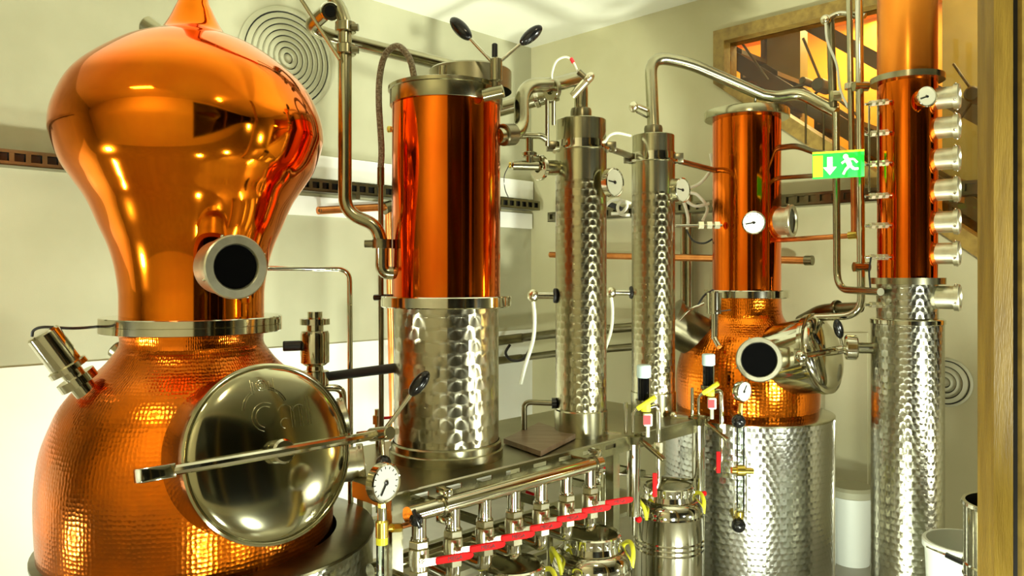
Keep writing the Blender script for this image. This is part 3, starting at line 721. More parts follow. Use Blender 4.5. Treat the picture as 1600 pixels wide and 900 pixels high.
MB().tube(smooth([P(795, 259, 2.98), P(788, 275, 2.98), P(789, 295, 3.0), P(795, 310, 3.05)], 5), 0.002, 6).build('branch_wire', 'black', pf)

# vapour pipe: first slender column to the condenser
vp = thing('vapour_pipe', 'thick bent steel pipe from the condenser side over to the first slender column', 'pipe', P(815, 200, 2.85))
tp = V3.c + UP * n3
MB().tube(fillet([tp, tp + UP * 0.13, P(868, 133, 2.98), P(815, 133, 2.88), P(815, 208, 2.83), P(778, 212, 2.74)], 0.085, 8), 0.028, 18).build('pipe_run', 'steel_satin', vp)
MB().ring(P(866, 140, 2.985), P(856, 140, 2.96) - P(868, 140, 2.985), 0.044, 0.02, 0.022).build('pipe_clamp', 'steel_satin', vp)
MB().cyl(P(785, 211, 2.76), P(802, 210, 2.80), 0.040, bev=0.004).build('union_nut', 'steel_dark', vp)
pd = thing('probe', 'small angled probe with thin white cable on the bent vapour pipe', 'probe', P(895, 148, 2.98))
MB().cyl(P(895, 150, 2.98), P(918, 125, 2.95), 0.016).build('probe_body', 'nickel', pd)
MB().ball(P(920, 122, 2.95), 0.026, P(928, 130, 2.95) - P(915, 118, 2.95), 0.7).build('probe_head', 'nickel', pd)
MB().cyl(P(915, 122, 2.95), P(904, 112, 2.95), 0.012).build('cable_gland', 'steel_dark', pd)
MB().tube(smooth([P(903, 112, 2.95), P(895, 96, 2.95), P(884, 89, 2.95), P(870, 95, 2.95), P(863, 112, 2.95), P(862, 130, 2.95)], 6), 0.0045, 8).build('cable', 'hose', pd)
MB().cyl(P(892, 91, 2.95), P(896, 98, 2.95), 0.007).build('cable_mark', 'label_red', pd)
pp = thing('cross_pipe', 'straight steel pipe end crossing behind the bent vapour pipe', 'pipe', P(830, 160, 3.1))
MB().cyl(P(775, 172, 3.12), P(872, 146, 3.10), 0.030, bev=0.003).build('pipe_run', 'steel_satin', pp)
MB().ring(P(836, 157, 3.107), P(846, 154, 3.1) - P(836, 157, 3.107), 0.033, 0.02, 0.02).build('joint_ring', 'steel', pp)
for x in (855, 865): MB().cyl(P(x, 140 if x < 860 else 130, 3.0), P(x, 228 if x < 860 else 195, 3.06), 0.008).build('drop_rod', 'steel_dark', pp)

# vapour pipe: second slender column up and over to the right wall side
v2 = thing('vapour_pipe', 'long steel pipe rising from the second slender column and sloping down to the right', 'pipe', V4.c + UP * n4)
tp = V4.c + UP * n4
pts = [tp, P(1016, 88, 3.63), P(1075, 98, 3.66), P(1190, 148, 3.72), P(1215, 151, 3.72), P(1250, 148, 3.70), P(1285, 165, 3.66), P(1306, 176, 3.62)]
run = fillet(pts[:4], 0.09, 8)[:-1] + smooth(pts[3:], 5)
MB().tube(run, 0.028, 18).build('pipe_run', 'steel_satin', v2)
pr_ = MB().cyl(P(1012, 172, 3.60), P(995, 165, 3.57), 0.012).build('probe_stem', 'nickel', v2)
MB().ball(P(990, 167, 3.56), 0.026, Vector((1, 0.2, 0)), 0.8).build('probe_head', 'nickel', pr_)
MB().tube([P(995, 175, 3.57), P(1012, 184, 3.61)], 0.005, 8).build('probe_strut', 'steel_dark', pr_)
MB().cyl(P(1180, 145, 3.72), P(1180, 178, 3.75), 0.006).build('pipe_hanger', 'steel_dark', v2)

# thin steel rail joining the two slender columns and the small still
solo(MB().tube([P(955, 233, 3.10), P(983, 243, 3.55)], 0.014), 'connecting_rod', 'steel_dark', 'short dark rod joining the clamp rings of the two slender columns', 'rod')
solo(MB().tube([P(1062, 252, 3.62), P(1116, 266, 3.88)], 0.014), 'connecting_rod', 'steel_dark', 'short dark rod between the second slender column and the small copper still', 'rod')
solo(MB().tube(smooth([P(945, 222, 3.05), P(952, 212, 3.1), P(965, 208, 3.2), P(985, 212, 3.5)], 5), 0.006, 8), 'thin_cable', 'hose', 'thin pale cable arching between the caps of the two slender columns', 'cable')

# ------------------------------------------------------------------ 5 small copper still on a marbled drum
V5 = Vessel(4.08, 1113, 1221); z = V5.z
s5 = thing('small_still', 'smaller copper still with straight column standing on a marbled steel drum', 'pot still', V5.c)
r5j = 0.412; zj = 0.80
MB().lathe([(r5j, 0), (r5j, zj)], V5.c.copy(), 80).build('drum', 'steel_big', s5)
MB().lathe([(r5j - 0.002, zj - 0.004), (r5j + 0.006, zj - 0.002), (r5j + 0.006, zj + 0.006), (r5j - 0.004, zj + 0.010), (0.3, zj + 0.010)], V5.c.copy(), 80).build('drum_rim', 'steel_satin', s5)
for dg in (78, -35):
    MB().bar(V5.at(dg, r5j + 0.002, 0.0), V5.at(dg, r5j + 0.002, zj), 0.02, 0.008, V5.dir(dg)).build('drum_seam', 'steel', s5)
pt = [(0.345, zj + 0.008), (0.350, zj + 0.05), (0.352, zj + 0.13), (0.345, zj + 0.22), (0.320, zj + 0.31), (0.275, zj + 0.385), (0.225, zj + 0.43), (0.190, zj + 0.465), (0.172, zj + 0.505), (0.168, z(464))]
pt = [(v.x, v.y) for v in smooth([Vector((*p, 0)) for p in pt], 4)]
MB().lathe(pt, V5.c.copy(), 80).build('pot', 'copper_pot2', s5)
MB().lathe([(0.15, z(465)), (0.205, z(465)), (0.208, z(464)), (0.208, z(454)), (0.205, z(453)), (0.15, z(453))], V5.c.copy(), 64).build('flange', 'steel', s5)
MB().lathe([(0.168, z(454)), (0.168, z(186))], V5.c.copy(), 64).build('copper_shell', 'copper_dark', s5)
MB().lathe([(0.14, z(187)), (0.205, z(187)), (0.209, z(186)), (0.209, z(176)), (0.205, z(174)), (0, z(173))], V5.c.copy(), 64).build('top_plate', 'steel_satin', s5)
dial(s5, P(1178, 348, 3.70), V5.dir(5), 0.056, 0.05, 'dial', 190)
sight(s5, V5.at(70, 0.235, z(348)), V5.dir(70), 0.080, 0.060, 0.11)
sight(s5, P(1186, 562, 3.46), V5.dir(3, 4), 0.101, 0.076, 0.085)
# manway on the right flank
mc = V5.at(50, 0.425, z(541)); mn = V5.dir(60, 14); mm = frame_at(mc, mn, V5.dir(150))
MB().lathe([(0.16, -0.20), (0.172, -0.20), (0.18, -0.014), (0.188, -0.014), (0.188, 0.0), (0.16, 0.0)], mm, 56).build('manway_collar', 'steel', s5)
ml = MB().lathe([(0.184, 0.0), (0.188, 0.003), (0.188, 0.010), (0.178, 0.014)] + [(0.17 * math.cos(k * PI / 20), 0.014 + 0.045 * math.sin(k * PI / 20)) for k in range(11)], mm, 56).build('manway_lid', 'steel', s5)
mx, my = mm.to_3x3() @ Vector((1, 0, 0)), mm.to_3x3() @ Vector((0, 1, 0))
cb = MB().tube(smooth([mc - mx * 0.22 + mn * 0.02, mc + mn * 0.085, mc + mx * 0.22 + mn * 0.03], 8), 0.014, 10).build('clamp_bar', 'steel', s5)
MB().ball(mc - mx * 0.225 + mn * 0.02, 0.026).build('hinge_ball', 'steel', cb)
MB().cyl(mc + mn * 0.06, mc + mn * 0.12, 0.02, bev=0.003).build('hand_screw', 'steel', cb)
h0 = mc + mn * 0.11
knob_lever(cb, h0, P(1307, 500, h0.y - 0.02), 0.085, 0.021)
knob_lever(cb, h0, P(1326, 529, h0.y + 0.02), 0.035, 0.009)
# sampling tap on the left
tpm = MB().lathe([(0.02, 0), (0.035, 0), (0.035, 0.10), (0.02, 0.10)], P(1116, 490, 3.66), 20).build('sampling_tap', 'steel', s5)
MB().cyl(P(1117, 455, 3.66), P(1117, 530, 3.66), 0.017).build('tap_body', 'steel', tpm)
MB().tube(fillet([P(1117, 480, 3.65), P(1117, 530, 3.64), P(1124, 542, 3.60)], 0.02), 0.013).build('tap_spout', 'steel', tpm)
MB().bar(P(1118, 487, 3.62), P(1141, 484, 3.62), 0.014, 0.006).build('tap_lever', 'steel', tpm)
# second, rear manway seen edge-on at the left
lc = V5.at(-72, 0.38, z(503)); lnn = V5.dir(-72, 30); l4 = frame_at(lc, lnn)
rm = MB().lathe([(0.10, -0.16), (0.11, -0.16), (0.11, 0.0), (0.122, 0.0), (0.122, 0.018), (0, 0.045)], l4, 40).build('rear_manway', 'steel_dark', s5)
MB().tube(smooth([P(1062, 500, 3.72), P(1078, 484, 3.70), P(1100, 474, 3.70)], 5), 0.006, 8).build('manway_bar', 'steel', rm)
MB().tube(smooth([P(1090, 478, 3.7), P(1100, 462, 3.7), P(1114, 453, 3.75)], 5), 0.005, 8).build('lamp_cable', 'rubber', rm)
# temperature probe on the left of its column
tq = MB().cyl(P(1055, 353, 3.80), P(1128, 352, 3.80), 0.008).build('temperature_probe', 'steel', s5)
for x in (1095, 1108, 1120): MB().cyl(P(x - 4, 352, 3.8), P(x + 4, 352, 3.8), 0.02, 6).build('probe_nut', 'nickel', tq)
# level gauge on the drum: dial, black taps, glass tube
lg = thing('level_gauge', 'level gauge with white dial, two black ball taps and glass tube on the small drum', 'level gauge', P(1157, 820, 3.32))
dl = dial(lg, P(1163, 612, 3.32), V5.dir(48), 0.045, 0.0, 'dial', 60)
MB().cyl(P(1158, 630, 3.33), P(1157, 650, 3.33), 0.010).build('dial_neck', 'brass', lg)
for y in (658, 821):
    k = MB().ball(P(1154, y, 3.30), 0.030).build('tap_ball', 'black', lg)
    MB().cyl(P(1154, y, 3.30), V5.at(-9, r5j - 0.003, P(1154, y, 3.33).z), 0.012).build('tap_neck', 'brass', k)
MB().tube([P(1157, 668, 3.34), P(1157, 806, 3.34)], 0.017, 16).build('glass_tube', 'tubeglass', lg)
for x in (1147, 1166): MB().tube([P(x, 668, 3.33), P(x, 806, 3.33)], 0.003, 8).build('guard_rod', 'steel', lg)
MB().cyl(P(1143, 735, 3.32), P(1177, 736, 3.32), 0.014).cyl(P(1151, 735, 3.32), P(1163, 735, 3.32), 0.024).build('brass_slide', 'brass', lg)
MB().cyl(P(1156, 815, 3.33), P(1156, 800, 3.33), 0.016).build('tube_fitting', 'brass', lg)

# ------------------------------------------------------------------ 6 tall rectifying column at the right
V6 = Vessel(3.7, 1370, 1466); z = V6.z
c6 = thing('rectifying_column', 'tallest copper column with a row of round portholes at the right', 'still column', V6.c)
rl = 0.142
MB().lathe([(rl, 0), (rl, z(503))], V6.c.copy(), 56).build('lower_shell', 'steel_rect', c6)
MB().lathe([(rl, z(506)), (rl + 0.005, z(505)), (rl + 0.005, z(499)), (rl - 0.004, z(497)), (0.1, z(497))], V6.c.copy(), 56).build('shoulder_ring', 'steel', c6)
MB().lathe([(0.120, z(498)), (0.120, z(443))], V6.c.copy(), 56).build('middle_shell', 'steel_rect', c6)
MB().lathe([(0.1, z(444)), (0.148, z(444)), (0.148, z(434)), (0.1, z(434))], V6.c.copy(), 56).build('flange', 'steel_satin', c6)
MB().lathe([(0.117, z(435)), (0.117, z(126))], V6.c.copy(), 56).build('copper_shell', 'copper_dark', c6)
MB().lathe([(0.1, z(130)), (0.145, z(130)), (0.145, z(121)), (0.1, z(121))], V6.c.copy(), 56).build('upper_flange', 'steel_satin', c6)
MB().lathe([(0.117, z(122)), (0.117, 3.2), (0.09, 3.24), (0, 3.245)], V6.c.copy(), 56).build('upper_shell', 'copper_upper', c6)
for y in (160, 205, 253, 300, 349, 397): sight(c6, V6.at(80, 0.198, z(y)), V6.dir(80), 0.052, 0.036, 0.09, name='porthole')
sight(c6, V6.at(80, 0.200, z(464)), V6.dir(80), 0.056, 0.038, 0.09, name='porthole')
dial(c6, P(1449, 151, 3.12), V6.dir(30), 0.042, 0.05, 'dial_grey', 200, marks=False, name='thermometer')
for y in (163, 210, 257, 307, 353, 402, 476):
    a, b = P(1352, y, 3.20), V6.at(-30, 0.113, z(y))
    q = MB().cyl(a, b, 0.006, 10).build('needle_valve', 'steel', c6)
    for t in (0.25, 0.5, 0.75): MB().cyl(a.lerp(b, t - 0.07), a.lerp(b, t + 0.07), 0.014, 6).build('valve_nut', 'nickel', q)
    MB().bar(a.lerp(b, 0.5), a.lerp(b, 0.5) + UP * 0.035, 0.012, 0.006).build('valve_handle', 'steel_dark', q)
for x in (1358, 1372): MB().tube([P(x, 165, 3.2), P(x, 300, 3.2)], 0.0045, 8).build('bypass_tube', 'steel', c6)
MB().tube(smooth([P(1361, 402, 3.2), P(1358, 425, 3.2), P(1360, 450, 3.2)], 4), 0.004, 8).build('drain_tube', 'black', c6)
# stub port on the left of the lower shell
sp = MB().cyl(V6.at(-75, 0.13, z(545)), V6.at(-75, 0.20, z(545)), 0.024).build('side_port', 'steel_satin', c6)
MB().cyl(V6.at(-80, 0.195, z(545)), V6.at(-80, 0.245, z(545)), 0.055, bev=0.006).build('port_cap', 'steel', sp)

# ------------------------------------------------------------------ pipes between the small still and the tall column
DP = 3.45
rp = thing('riser_pipe', 'bright steel riser pipe with clamp that bends left above the manway', 'pipe', P(1345, 495, DP))
MB().tube(fillet([P(1342, -60, DP), P(1346, 493, DP), P(1262, 497, DP + 0.15)], 0.085, 8), 0.0175, 18).build('pipe_run', 'steel', rp)
MB().cyl(P(1334, 417, DP), P(1358, 417, DP), 0.022, 16).build('pipe_clamp', 'steel_satin', rp)
MB().cyl(P(1334, 135, DP), P(1356, 135, DP), 0.022, 16).build('pipe_clamp', 'steel_satin', rp)
r2 = thing('riser_pipe', 'thinner steel riser pipe that bends right into the tall column', 'pipe', P(1306, 455, 3.55))
MB().tube(fillet([P(1306, 176, 3.60), P(1308, 452, 3.55), P(1376, 456, 3.22)], 0.09, 8), 0.0165, 18).build('pipe_run', 'steel_satin', r2)
MB().cyl(P(1299, 150, 3.6), P(1313, 150, 3.6), 0.026, 12).build('pipe_union', 'nickel', r2)
r3 = thing('riser_pipe', 'dim steel riser rising past the stair window with a small tap on top', 'pipe', P(1299, 180, 3.62))
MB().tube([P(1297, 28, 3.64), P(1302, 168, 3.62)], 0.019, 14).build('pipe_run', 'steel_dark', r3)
MB().ball(P(1290, 31, 3.6), 0.024).build('tap_ball', 'nickel', r3)
MB().tube(fillet([P(1290, 31, 3.6), P(1310, 20, 3.6), P(1352, 25, 3.5)], 0.04), 0.012).build('tap_arm', 'steel', r3)
MB().tube(smooth([P(1290, 36, 3.58), P(1293, 65, 3.58), P(1307, 100, 3.58), P(1313, 140, 3.58), P(1325, 168, 3.56)], 6), 0.006, 8).build('tap_hose', 'hose', r3)
r4 = thing('riser_pipe', 'steel riser just behind the bright riser beside the exit sign', 'pipe', P(1327, 240, 3.52))
MB().tube([P(1326, -60, 3.52), P(1331, 250, 3.52)], 0.014, 14).build('pipe_run', 'steel_satin', r4)
MB().ring(P(1328, 140, 3.52), UP, 0.024, 0.01, 0.03).build('joint_ring', 'steel', r4)
cp = thing('copper_pipe', 'copper pipe rising from the small still and bending up behind the exit sign', 'pipe', P(1335, 369, 3.62))
MB().tube(fillet([P(1222, 375, 3.85), P(1334, 368, 3.62), P(1333, 250, 3.60)], 0.03), 0.0125, 14).build('pipe_run', 'copper_pipe', cp)
MB().cyl(P(1326, 368, 3.63), P(1340, 367, 3.6), 0.018, 12).build('elbow_fitting', 'brass', cp)
b2 = thing('branch_pipe', 'dull steel branch pipe behind the small manway lid', 'pipe', P(1300, 485, 3.6))
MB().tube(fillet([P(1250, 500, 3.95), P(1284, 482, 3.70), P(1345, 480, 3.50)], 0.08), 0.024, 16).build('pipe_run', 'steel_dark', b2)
MB().ring(P(1305, 481, 3.63), P(1345, 480, 3.5) - P(1305, 481, 3.63), 0.036, 0.02, 0.02).build('joint_ring', 'steel_dark', b2)
bh = thing('branch_pipe', 'dark steel branch pipe leaving the small still just below its top plate', 'pipe', P(1260, 236, 3.7))
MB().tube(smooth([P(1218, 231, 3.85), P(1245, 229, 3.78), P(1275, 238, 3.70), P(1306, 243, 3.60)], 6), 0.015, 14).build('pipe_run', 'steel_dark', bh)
for x, y in ((1259, 160), (1287, 172)): MB().cyl(P(x, y, 3.70), P(x, y + 65, 3.72), 0.005, 8).build('hanger_rod', 'steel_dark', bh)
solo(MB().tube([P(1218, 278, 3.85), P(1300, 273, 3.62)], 0.011), 'strut_bar', 'steel_dark', 'thin dull strut between the small still and the thin riser below the exit sign', 'strut')

# exit sign carried by the risers
ex = thing('exit_sign', 'green glowing exit sign with white arrow and running figure', 'sign', P(1310, 258, 3.33))
m0, m1, m2, m3 = P(1269, 241, 3.36), P(1350, 236, 3.28), P(1350, 278, 3.28), P(1271, 276, 3.36)
sx = (m1 - m0).normalized(); sz = UP; sn = sx.cross(sz).normalized()
if sn.y > 0: sn = -sn
c0 = (m0 + m1 + m2 + m3) / 4; W_, H_ = (m1 - m0).length, 0.108
sm = frame_at(c0, sn, sx)
MB().box((0.0, 0, -0.012), (W_, H_, 0.024), sm, 0.002).build('sign_panel', 'green', ex)
MB().box((-W_ / 2 + 0.022, -0.002, 0.001), (0.040, H_ * 0.86, 0.004), sm).build('door_symbol', 'lime', ex)
MB().box((0, H_ / 2 + 0.003, -0.012), (W_, 0.008, 0.028), sm).build('top_edge', 'lime', ex)
MB().prism([sm @ Vector(p) for p in ((-0.044, 0.036, 0.001), (-0.022, 0.036, 0.001), (-0.022, -0.008, 0.001), (-0.006, -0.008, 0.001), (-0.033, -0.042, 0.001), (-0.060, -0.008, 0.001), (-0.044, -0.008, 0.001))], sn * 0.003).build('arrow_symbol', 'exitwhite', ex)
rf = MB()
rf.lathe([(0, 0.001), (0.011, 0.001), (0.011, 0.004), (0, 0.004)], sm @ Matrix.Translation((0.030, 0.034, 0)), 14)
for a, b, t in (((0.034, 0.026), (0.046, -0.004), 0.020), ((0.046, -0.004), (0.030, -0.022), 0.012), ((0.030, -0.022), (0.020, -0.042), 0.010), ((0.046, -0.004), (0.062, -0.020), 0.012), ((0.062, -0.020), (0.080, -0.020), 0.010), ((0.034, 0.020), (0.014, 0.006), 0.009), ((0.038, 0.022), (0.062, 0.022), 0.009), ((0.062, 0.022), (0.076, 0.006), 0.009)):
    va, vb = sm @ Vector((*a, 0.0025)), sm @ Vector((*b, 0.0025)); rf.bar(va, vb, t, 0.003, sn)
rf.build('running_figure', 'exitwhite', ex)
for x in (0.06, 0.10): MB().tube([sm @ Vector((x, 0.02, -0.02)), sm @ Vector((x, 0.02, -0.16))], 0.004, 8).build('bracket', 'steel_dark', ex)

# ------------------------------------------------------------------ pipes on the left: vapour line from the onion head
D7 = 2.66
vl = thing('vapour_pipe', 'thick steel vapour pipe dropping in an S bend into the condenser from the big still', 'pipe', P(540, 100, D7))
run = fillet([eA, P(515, -12, D7), P(539, 25, D7), P(539, 332, D7), P(588, 352, D7 + 0.01), P(597, 385, D7 + 0.02)], 0.10, 8)[:-1] + fillet([P(597, 380, D7 + 0.02), P(597, 426, D7 + 0.03), P(622, 427, D7 + 0.04)], 0.07, 8)
MB().tube(run, 0.0235, 20).build('pipe_run', 'steel_satin', vl)
for y, x in ((43, 540), (78, 540)):
    MB().cyl(P(x, y + 8, D7), P(x, y - 8, D7), 0.036, 24, bev=0.003).build('pipe_clamp', 'steel_satin', vl)
    MB().cyl(P(x + 10, y, D7 - 0.02), P(x + 20, y, D7 - 0.02), 0.013, 8).build('clamp_bolt', 'steel_dark', vl)
MB().cyl(P(570, 381, D7 + 0.02), P(604, 381, D7 + 0.02), 0.014, 12).cyl(P(597, 388, D7 + 0.02), P(597, 374, D7 + 0.02), 0.034, 20).build('pipe_clamp', 'steel_dark', vl)
hp = thing('header_pipe', 'long steel header pipe with open end running behind the condenser lid', 'pipe', P(600, 75, 2.85))
MB().tube(fillet([P(512, 16, 2.66), P(482, 42, 2.74), P(520, 58, 2.79), P(740, 112, 3.10)], 0.05, 8), 0.026, 18).build('pipe_run', 'steel_satin', hp)
oe = MB().ring(P(514, 17, 2.66), P(517, 19, 2.60) - P(508, 15, 2.70), 0.032, 0.020, 0.03).build('open_flange', 'steel', hp)
MB().lathe([(0, 0.024), (0.021, 0.024)], frame_at(P(514, 17, 2.66), P(517, 19, 2.60) - P(508, 15, 2.70)), 24).build('dark_bore', 'black', oe)
solo(MB().tube([P(462, -14, 2.60), P(531, 93, 2.62)], 0.0065, 10), 'tie_rod', 'steel_satin', 'thin slanting steel rod beside the clamp of the vapour pipe', 'rod')
bh = thing('braided_hose', 'braided hose arching from the condenser lid down its left side', 'hose', P(596, 300, 2.80))
MB().tube(smooth([P(649, 130, 2.68), P(640, 92, 2.68), P(622, 72, 2.70), P(603, 84, 2.72), P(594, 115, 2.74), P(592, 160, 2.76), P(596, 230, 2.78), P(595, 262, 2.79)], 7), 0.0115, 12).build('hose', 'braid', bh)
MB().cyl(P(595, 262, 2.79), P(595, 290, 2.79), 0.013).build('hose_fitting', 'steel_dark', bh)
MB().tube([P(595, 290, 2.79), P(596, 720, 2.80)], 0.0095, 12).build('drop_pipe', 'steel_dark', bh)
MB().cyl(P(585, 465, 2.80), P(612, 464, 2.78), 0.011, 12).build('pipe_bracket', 'black', bh)
th = thing('bent_pipe', 'thin bright pipe bent at a right angle beside the big still neck', 'pipe', P(547, 600, 2.9))
MB().tube(fillet([P(405, 419, 2.75), P(546, 420, 2.9), P(548, 800, 2.9)], 0.05), 0.0105, 14).build('pipe_run', 'steel', th)
kp = thing('black_pipe', 'black pipe slanting from the relief valve towards the condenser', 'pipe', P(570, 578, 2.75))
MB().tube([P(500, 590, 2.80), P(632, 573, 2.70)], 0.017, 16).build('pipe_run', 'rubber', kp)
MB().cyl(P(622, 574, 2.71), P(634, 573, 2.70), 0.022, 16).build('end_cap', 'black', kp)
cpp = thing('copper_pipe', 'copper pipe on brackets along the left wall that turns down beside the condenser', 'pipe', P(605, 325, 4.4))
MB().tube(fillet([LW(497, 329, 0.12), LW(607, 323, 0.12), LW(614, 640, 0.12), LW(615, 800, 0.12)], 0.04), 0.024, 14).build('pipe_run', 'copper_pipe', cpp)
MB().cyl(LW(600, 326, 0.12), LW(612, 322, 0.12), 0.04, 12).build('elbow_fitting', 'steel_dark', cpp)
MB().cyl(LW(500, 329, 0.0), LW(500, 329, 0.14), 0.012, 8).build('bracket', 'steel_dark', cpp)
cq = thing('copper_pipe', 'horizontal copper pipe along the right wall behind the columns', 'pipe', RW(1100, 402, 0.1))
MB().tube([RW(860, 398, 0.12), RW(1266, 407, 0.12)], 0.022, 14).build('pipe_run', 'copper_pipe', cq)
MB().cyl(RW(1258, 407, 0.12), RW(1270, 407, 0.12), 0.028, 12).build('end_fitting', 'steel_dark', cq)
for x in (900, 1090): MB().cyl(RW(x, 400, 0.0), RW(x, 400, 0.12), 0.01, 8).build('bracket', 'steel_dark', cq)
# dark supply pipes along the left wall behind the condenser
for (y0, y1, r, lab) in ((533, 514, 0.035, 'upper dark supply pipe along the left wall behind the condenser'), (563, 545, 0.028, 'lower dark supply pipe along the left wall behind the condenser')):
    o = thing('supply_pipe', lab, 'pipe', LW(800, y0, 0.15))
    MB().tube([LW(620, y0 + 20, 0.18), LW(815, y1 + 14, 0.18)], r, 14).build('pipe_run', 'steel_dark', o)
    MB().tube([LW(815, y1 + 14, 0.18), P(880, y1 + 6, 5.35), RW(1000, y1 - 4, 0.18)], r * 0.9, 14).build('far_run', 'steel_dark', o)
    for x in (640, 780): MB().cyl(LW(x, y0 + 17 - (x - 640) * 0.13, 0.0), LW(x, y0 + 17 - (x - 640) * 0.13, 0.18), 0.012, 8).build('bracket', 'steel_dark', o)
solo(MB().tube(smooth([P(834, 500, 3.3), P(832, 535, 3.3), P(818, 560, 3.3), P(800, 563, 3.3), P(790, 552, 3.3), P(797, 538, 3.3)], 6), 0.006, 8), 'loose_hose', 'rubber', 'black hose loop hanging beside the condenser flange', 'hose')
bpz = thing('bent_pipe', 'small dark elbow pipe rising from the bench beside the first slender column', 'pipe', P(819, 685, 3.08))
e0 = P(819, 690, 3.10); e0.z = BZ
MB().tube(fillet([e0, P(819, 628, 3.10), P(866, 630, 3.10)], 0.03), 0.0115, 12).build('pipe_run', 'steel_dark', bpz)
MB().cyl(P(862, 630, 3.10), P(869, 630, 3.10), 0.022, 16).build('end_nut', 'black', bpz)
# pale conduits between the slender column and the small still
cu = thing('conduit_pair', 'pair of pale grey conduits on the right wall left of the small still', 'conduit', RW(1072, 500, 0.05))
for x in (1068, 1078): MB().tube([RW(x, 305, 0.06), RW(x, 640, 0.06)], 0.02, 12).build('conduit', 'steel_satin', cu)
wt = thing('cable_bundle', 'tangle of pale cables looping beside the second slender column', 'cable', P(1080, 310, 4.3))
for pts in ([(1058, 300), (1068, 315), (1075, 340), (1074, 358)], [(1075, 300), (1090, 305), (1105, 325), (1098, 345)], [(1062, 290), (1070, 310), (1086, 322), (1108, 318)], [(1110, 240), (1112, 262), (1095, 285), (1075, 295)]):
    MB().tube(smooth([P(x, y, 4.25) for x, y in pts], 6), 0.009, 8).build('cable', 'hose', wt)
MB().tube(smooth([P(1073, 360, 4.1), P(1083, 376, 4.05), P(1100, 380, 4.0), P(1116, 372, 3.95)], 6), 0.005, 8).build('black_cable', 'rubber', wt)
wt2 = thing('cable_bundle', 'tangle of pale and black cables between the two slender columns', 'cable', P(968, 325, 3.9))
for pts in ([(946, 322), (955, 314), (968, 312), (980, 320), (972, 332), (955, 334)], [(986, 318), (972, 314), (965, 324), (970, 335), (984, 336)]):
    MB().tube(smooth([P(x, y, 3.9) for x, y in pts], 6), 0.008, 8).build('cable', 'hose', wt2)
MB().tube(smooth([P(948, 318, 3.95), P(960, 322, 3.95), P(972, 328, 3.95)], 6), 0.014, 8).build('black_cable', 'rubber', wt2)

# ------------------------------------------------------------------ manifold with seven ball valves
MZ = 0.808; MBb = 1.768; ma0 = 1.386; ms = 0.1303
mf = thing('manifold_pipe', 'long steel manifold tube along the bench front above the red levers', 'pipe', bn(1.78, MBb, MZ))
MB().tube([bn(1.345, MBb, MZ), bn(2.225, MBb, MZ)], 0.0245, 28).build('manifold_tube', 'steel', mf)
for a in (1.47, 2.185):
    q = MB().ring(bn(a - 0.006, MBb, MZ), E1, 0.030, 0.023, 0.012).build('tube_clamp', 'steel_dark', mf)
    for dz in (0.042, -0.042): MB().box((0, 0, 0), (0.026, 0.05, 0.022), frame_at(bn(a + 0.012, MBb, MZ + dz), UP, E1), 0.003).build('clamp_lug', 'steel', q)
    bbox(a - 0.012, a + 0.012, MBb + 0.025, B0, MZ - 0.012, MZ + 0.012, MB()).build('clamp_arm', 'steel_satin', q)
ORD = ['first', 'second', 'third', 'fourth', 'fifth', 'sixth', 'seventh']
def valve_proto():
    c = bn(ma0, MBb, MZ)
    v = thing('ball_valve', '', 'valve', c, 'red lever valves on the manifold')
    f = lambda a, b, z_: c + E1 * a + E2 * b + UP * z_
    MB().cyl(f(0, 0, -0.015), f(0, 0, -0.080), 0.0215, 20).ring(f(0, 0, -0.080), UP, 0.024, 0.01, 0.010).build('stub_pipe', 'steel', v)
    nut = MB().cyl(f(0, 0, -0.100), f(0, 0, -0.080), 0.031, 6, bev=0.002).build('hex_nut', 'nickel', v)
    MB().lathe([(0, -0.168), (0.024, -0.168), (0.024, -0.155), (0.029, -0.152), (0.0305, -0.125), (0.029, -0.104), (0.023, -0.100), (0, -0.100)], c, 24).build('valve_body', 'nickel', v)
    MB().cyl(f(0, 0, -0.188), f(0, 0, -0.166), 0.030, 6, bev=0.002).build('hex_nut', 'nickel', v)
    # the lever is turned 22 degrees out of the manifold's line, towards the room
    EH = Vector((math.cos(math.radians(23)), math.sin(math.radians(23)), 0)); NH = Vector((-EH.y, EH.x, 0))
    f = lambda a, b, z_: c + EH * a + NH * (b - 0.007) + UP * z_
    hubm = MB().cyl(f(0, -0.018, -0.130), f(0, -0.048, -0.130), 0.0105, 12).cyl(f(0, -0.040, -0.130), f(0, -0.052, -0.130), 0.008, 6).build('lever_hub', 'nickel', v)
    MB().prism([f(-0.012, -0.040, -0.142), f(0.040, -0.040, -0.140), f(0.040, -0.040, -0.120), f(-0.012, -0.040, -0.118)], NH * -0.004).build('lever_shank', 'nickel', v)
    hd_ = [(0.034, -0.1395), (0.034, -0.1195), (0.12, -0.1175), (0.142, -0.118), (0.150, -0.123), (0.149, -0.132), (0.140, -0.138), (0.12, -0.1390)]
    hdl = MB().prism([f(a, -0.038, z_) for a, z_ in hd_], NH * -0.010)
    bmesh.ops.bevel(hdl.bm, geom=list(hdl.bm.edges), offset=0.0022, segments=2, affect='EDGES')
    h = hdl.build('red_handle', 'red', v)
    lettering('lettering', 'MEGA', 0.017, frame_at(f(0.092, -0.0488, -0.128), -NH, EH), 'redtext', h)
    f = lambda a, b, z_: c + E1 * a + E2 * b + UP * z_
    MB().tube(fillet([f(0, 0, -0.186), f(0, 0, -0.225), f(0, 0.095, -0.222)], 0.085, 10) + [f(0, 0.20, -0.222)], 0.0225, 20).build('elbow_pipe', 'steel', v)
    return v
vp0 = valve_proto()
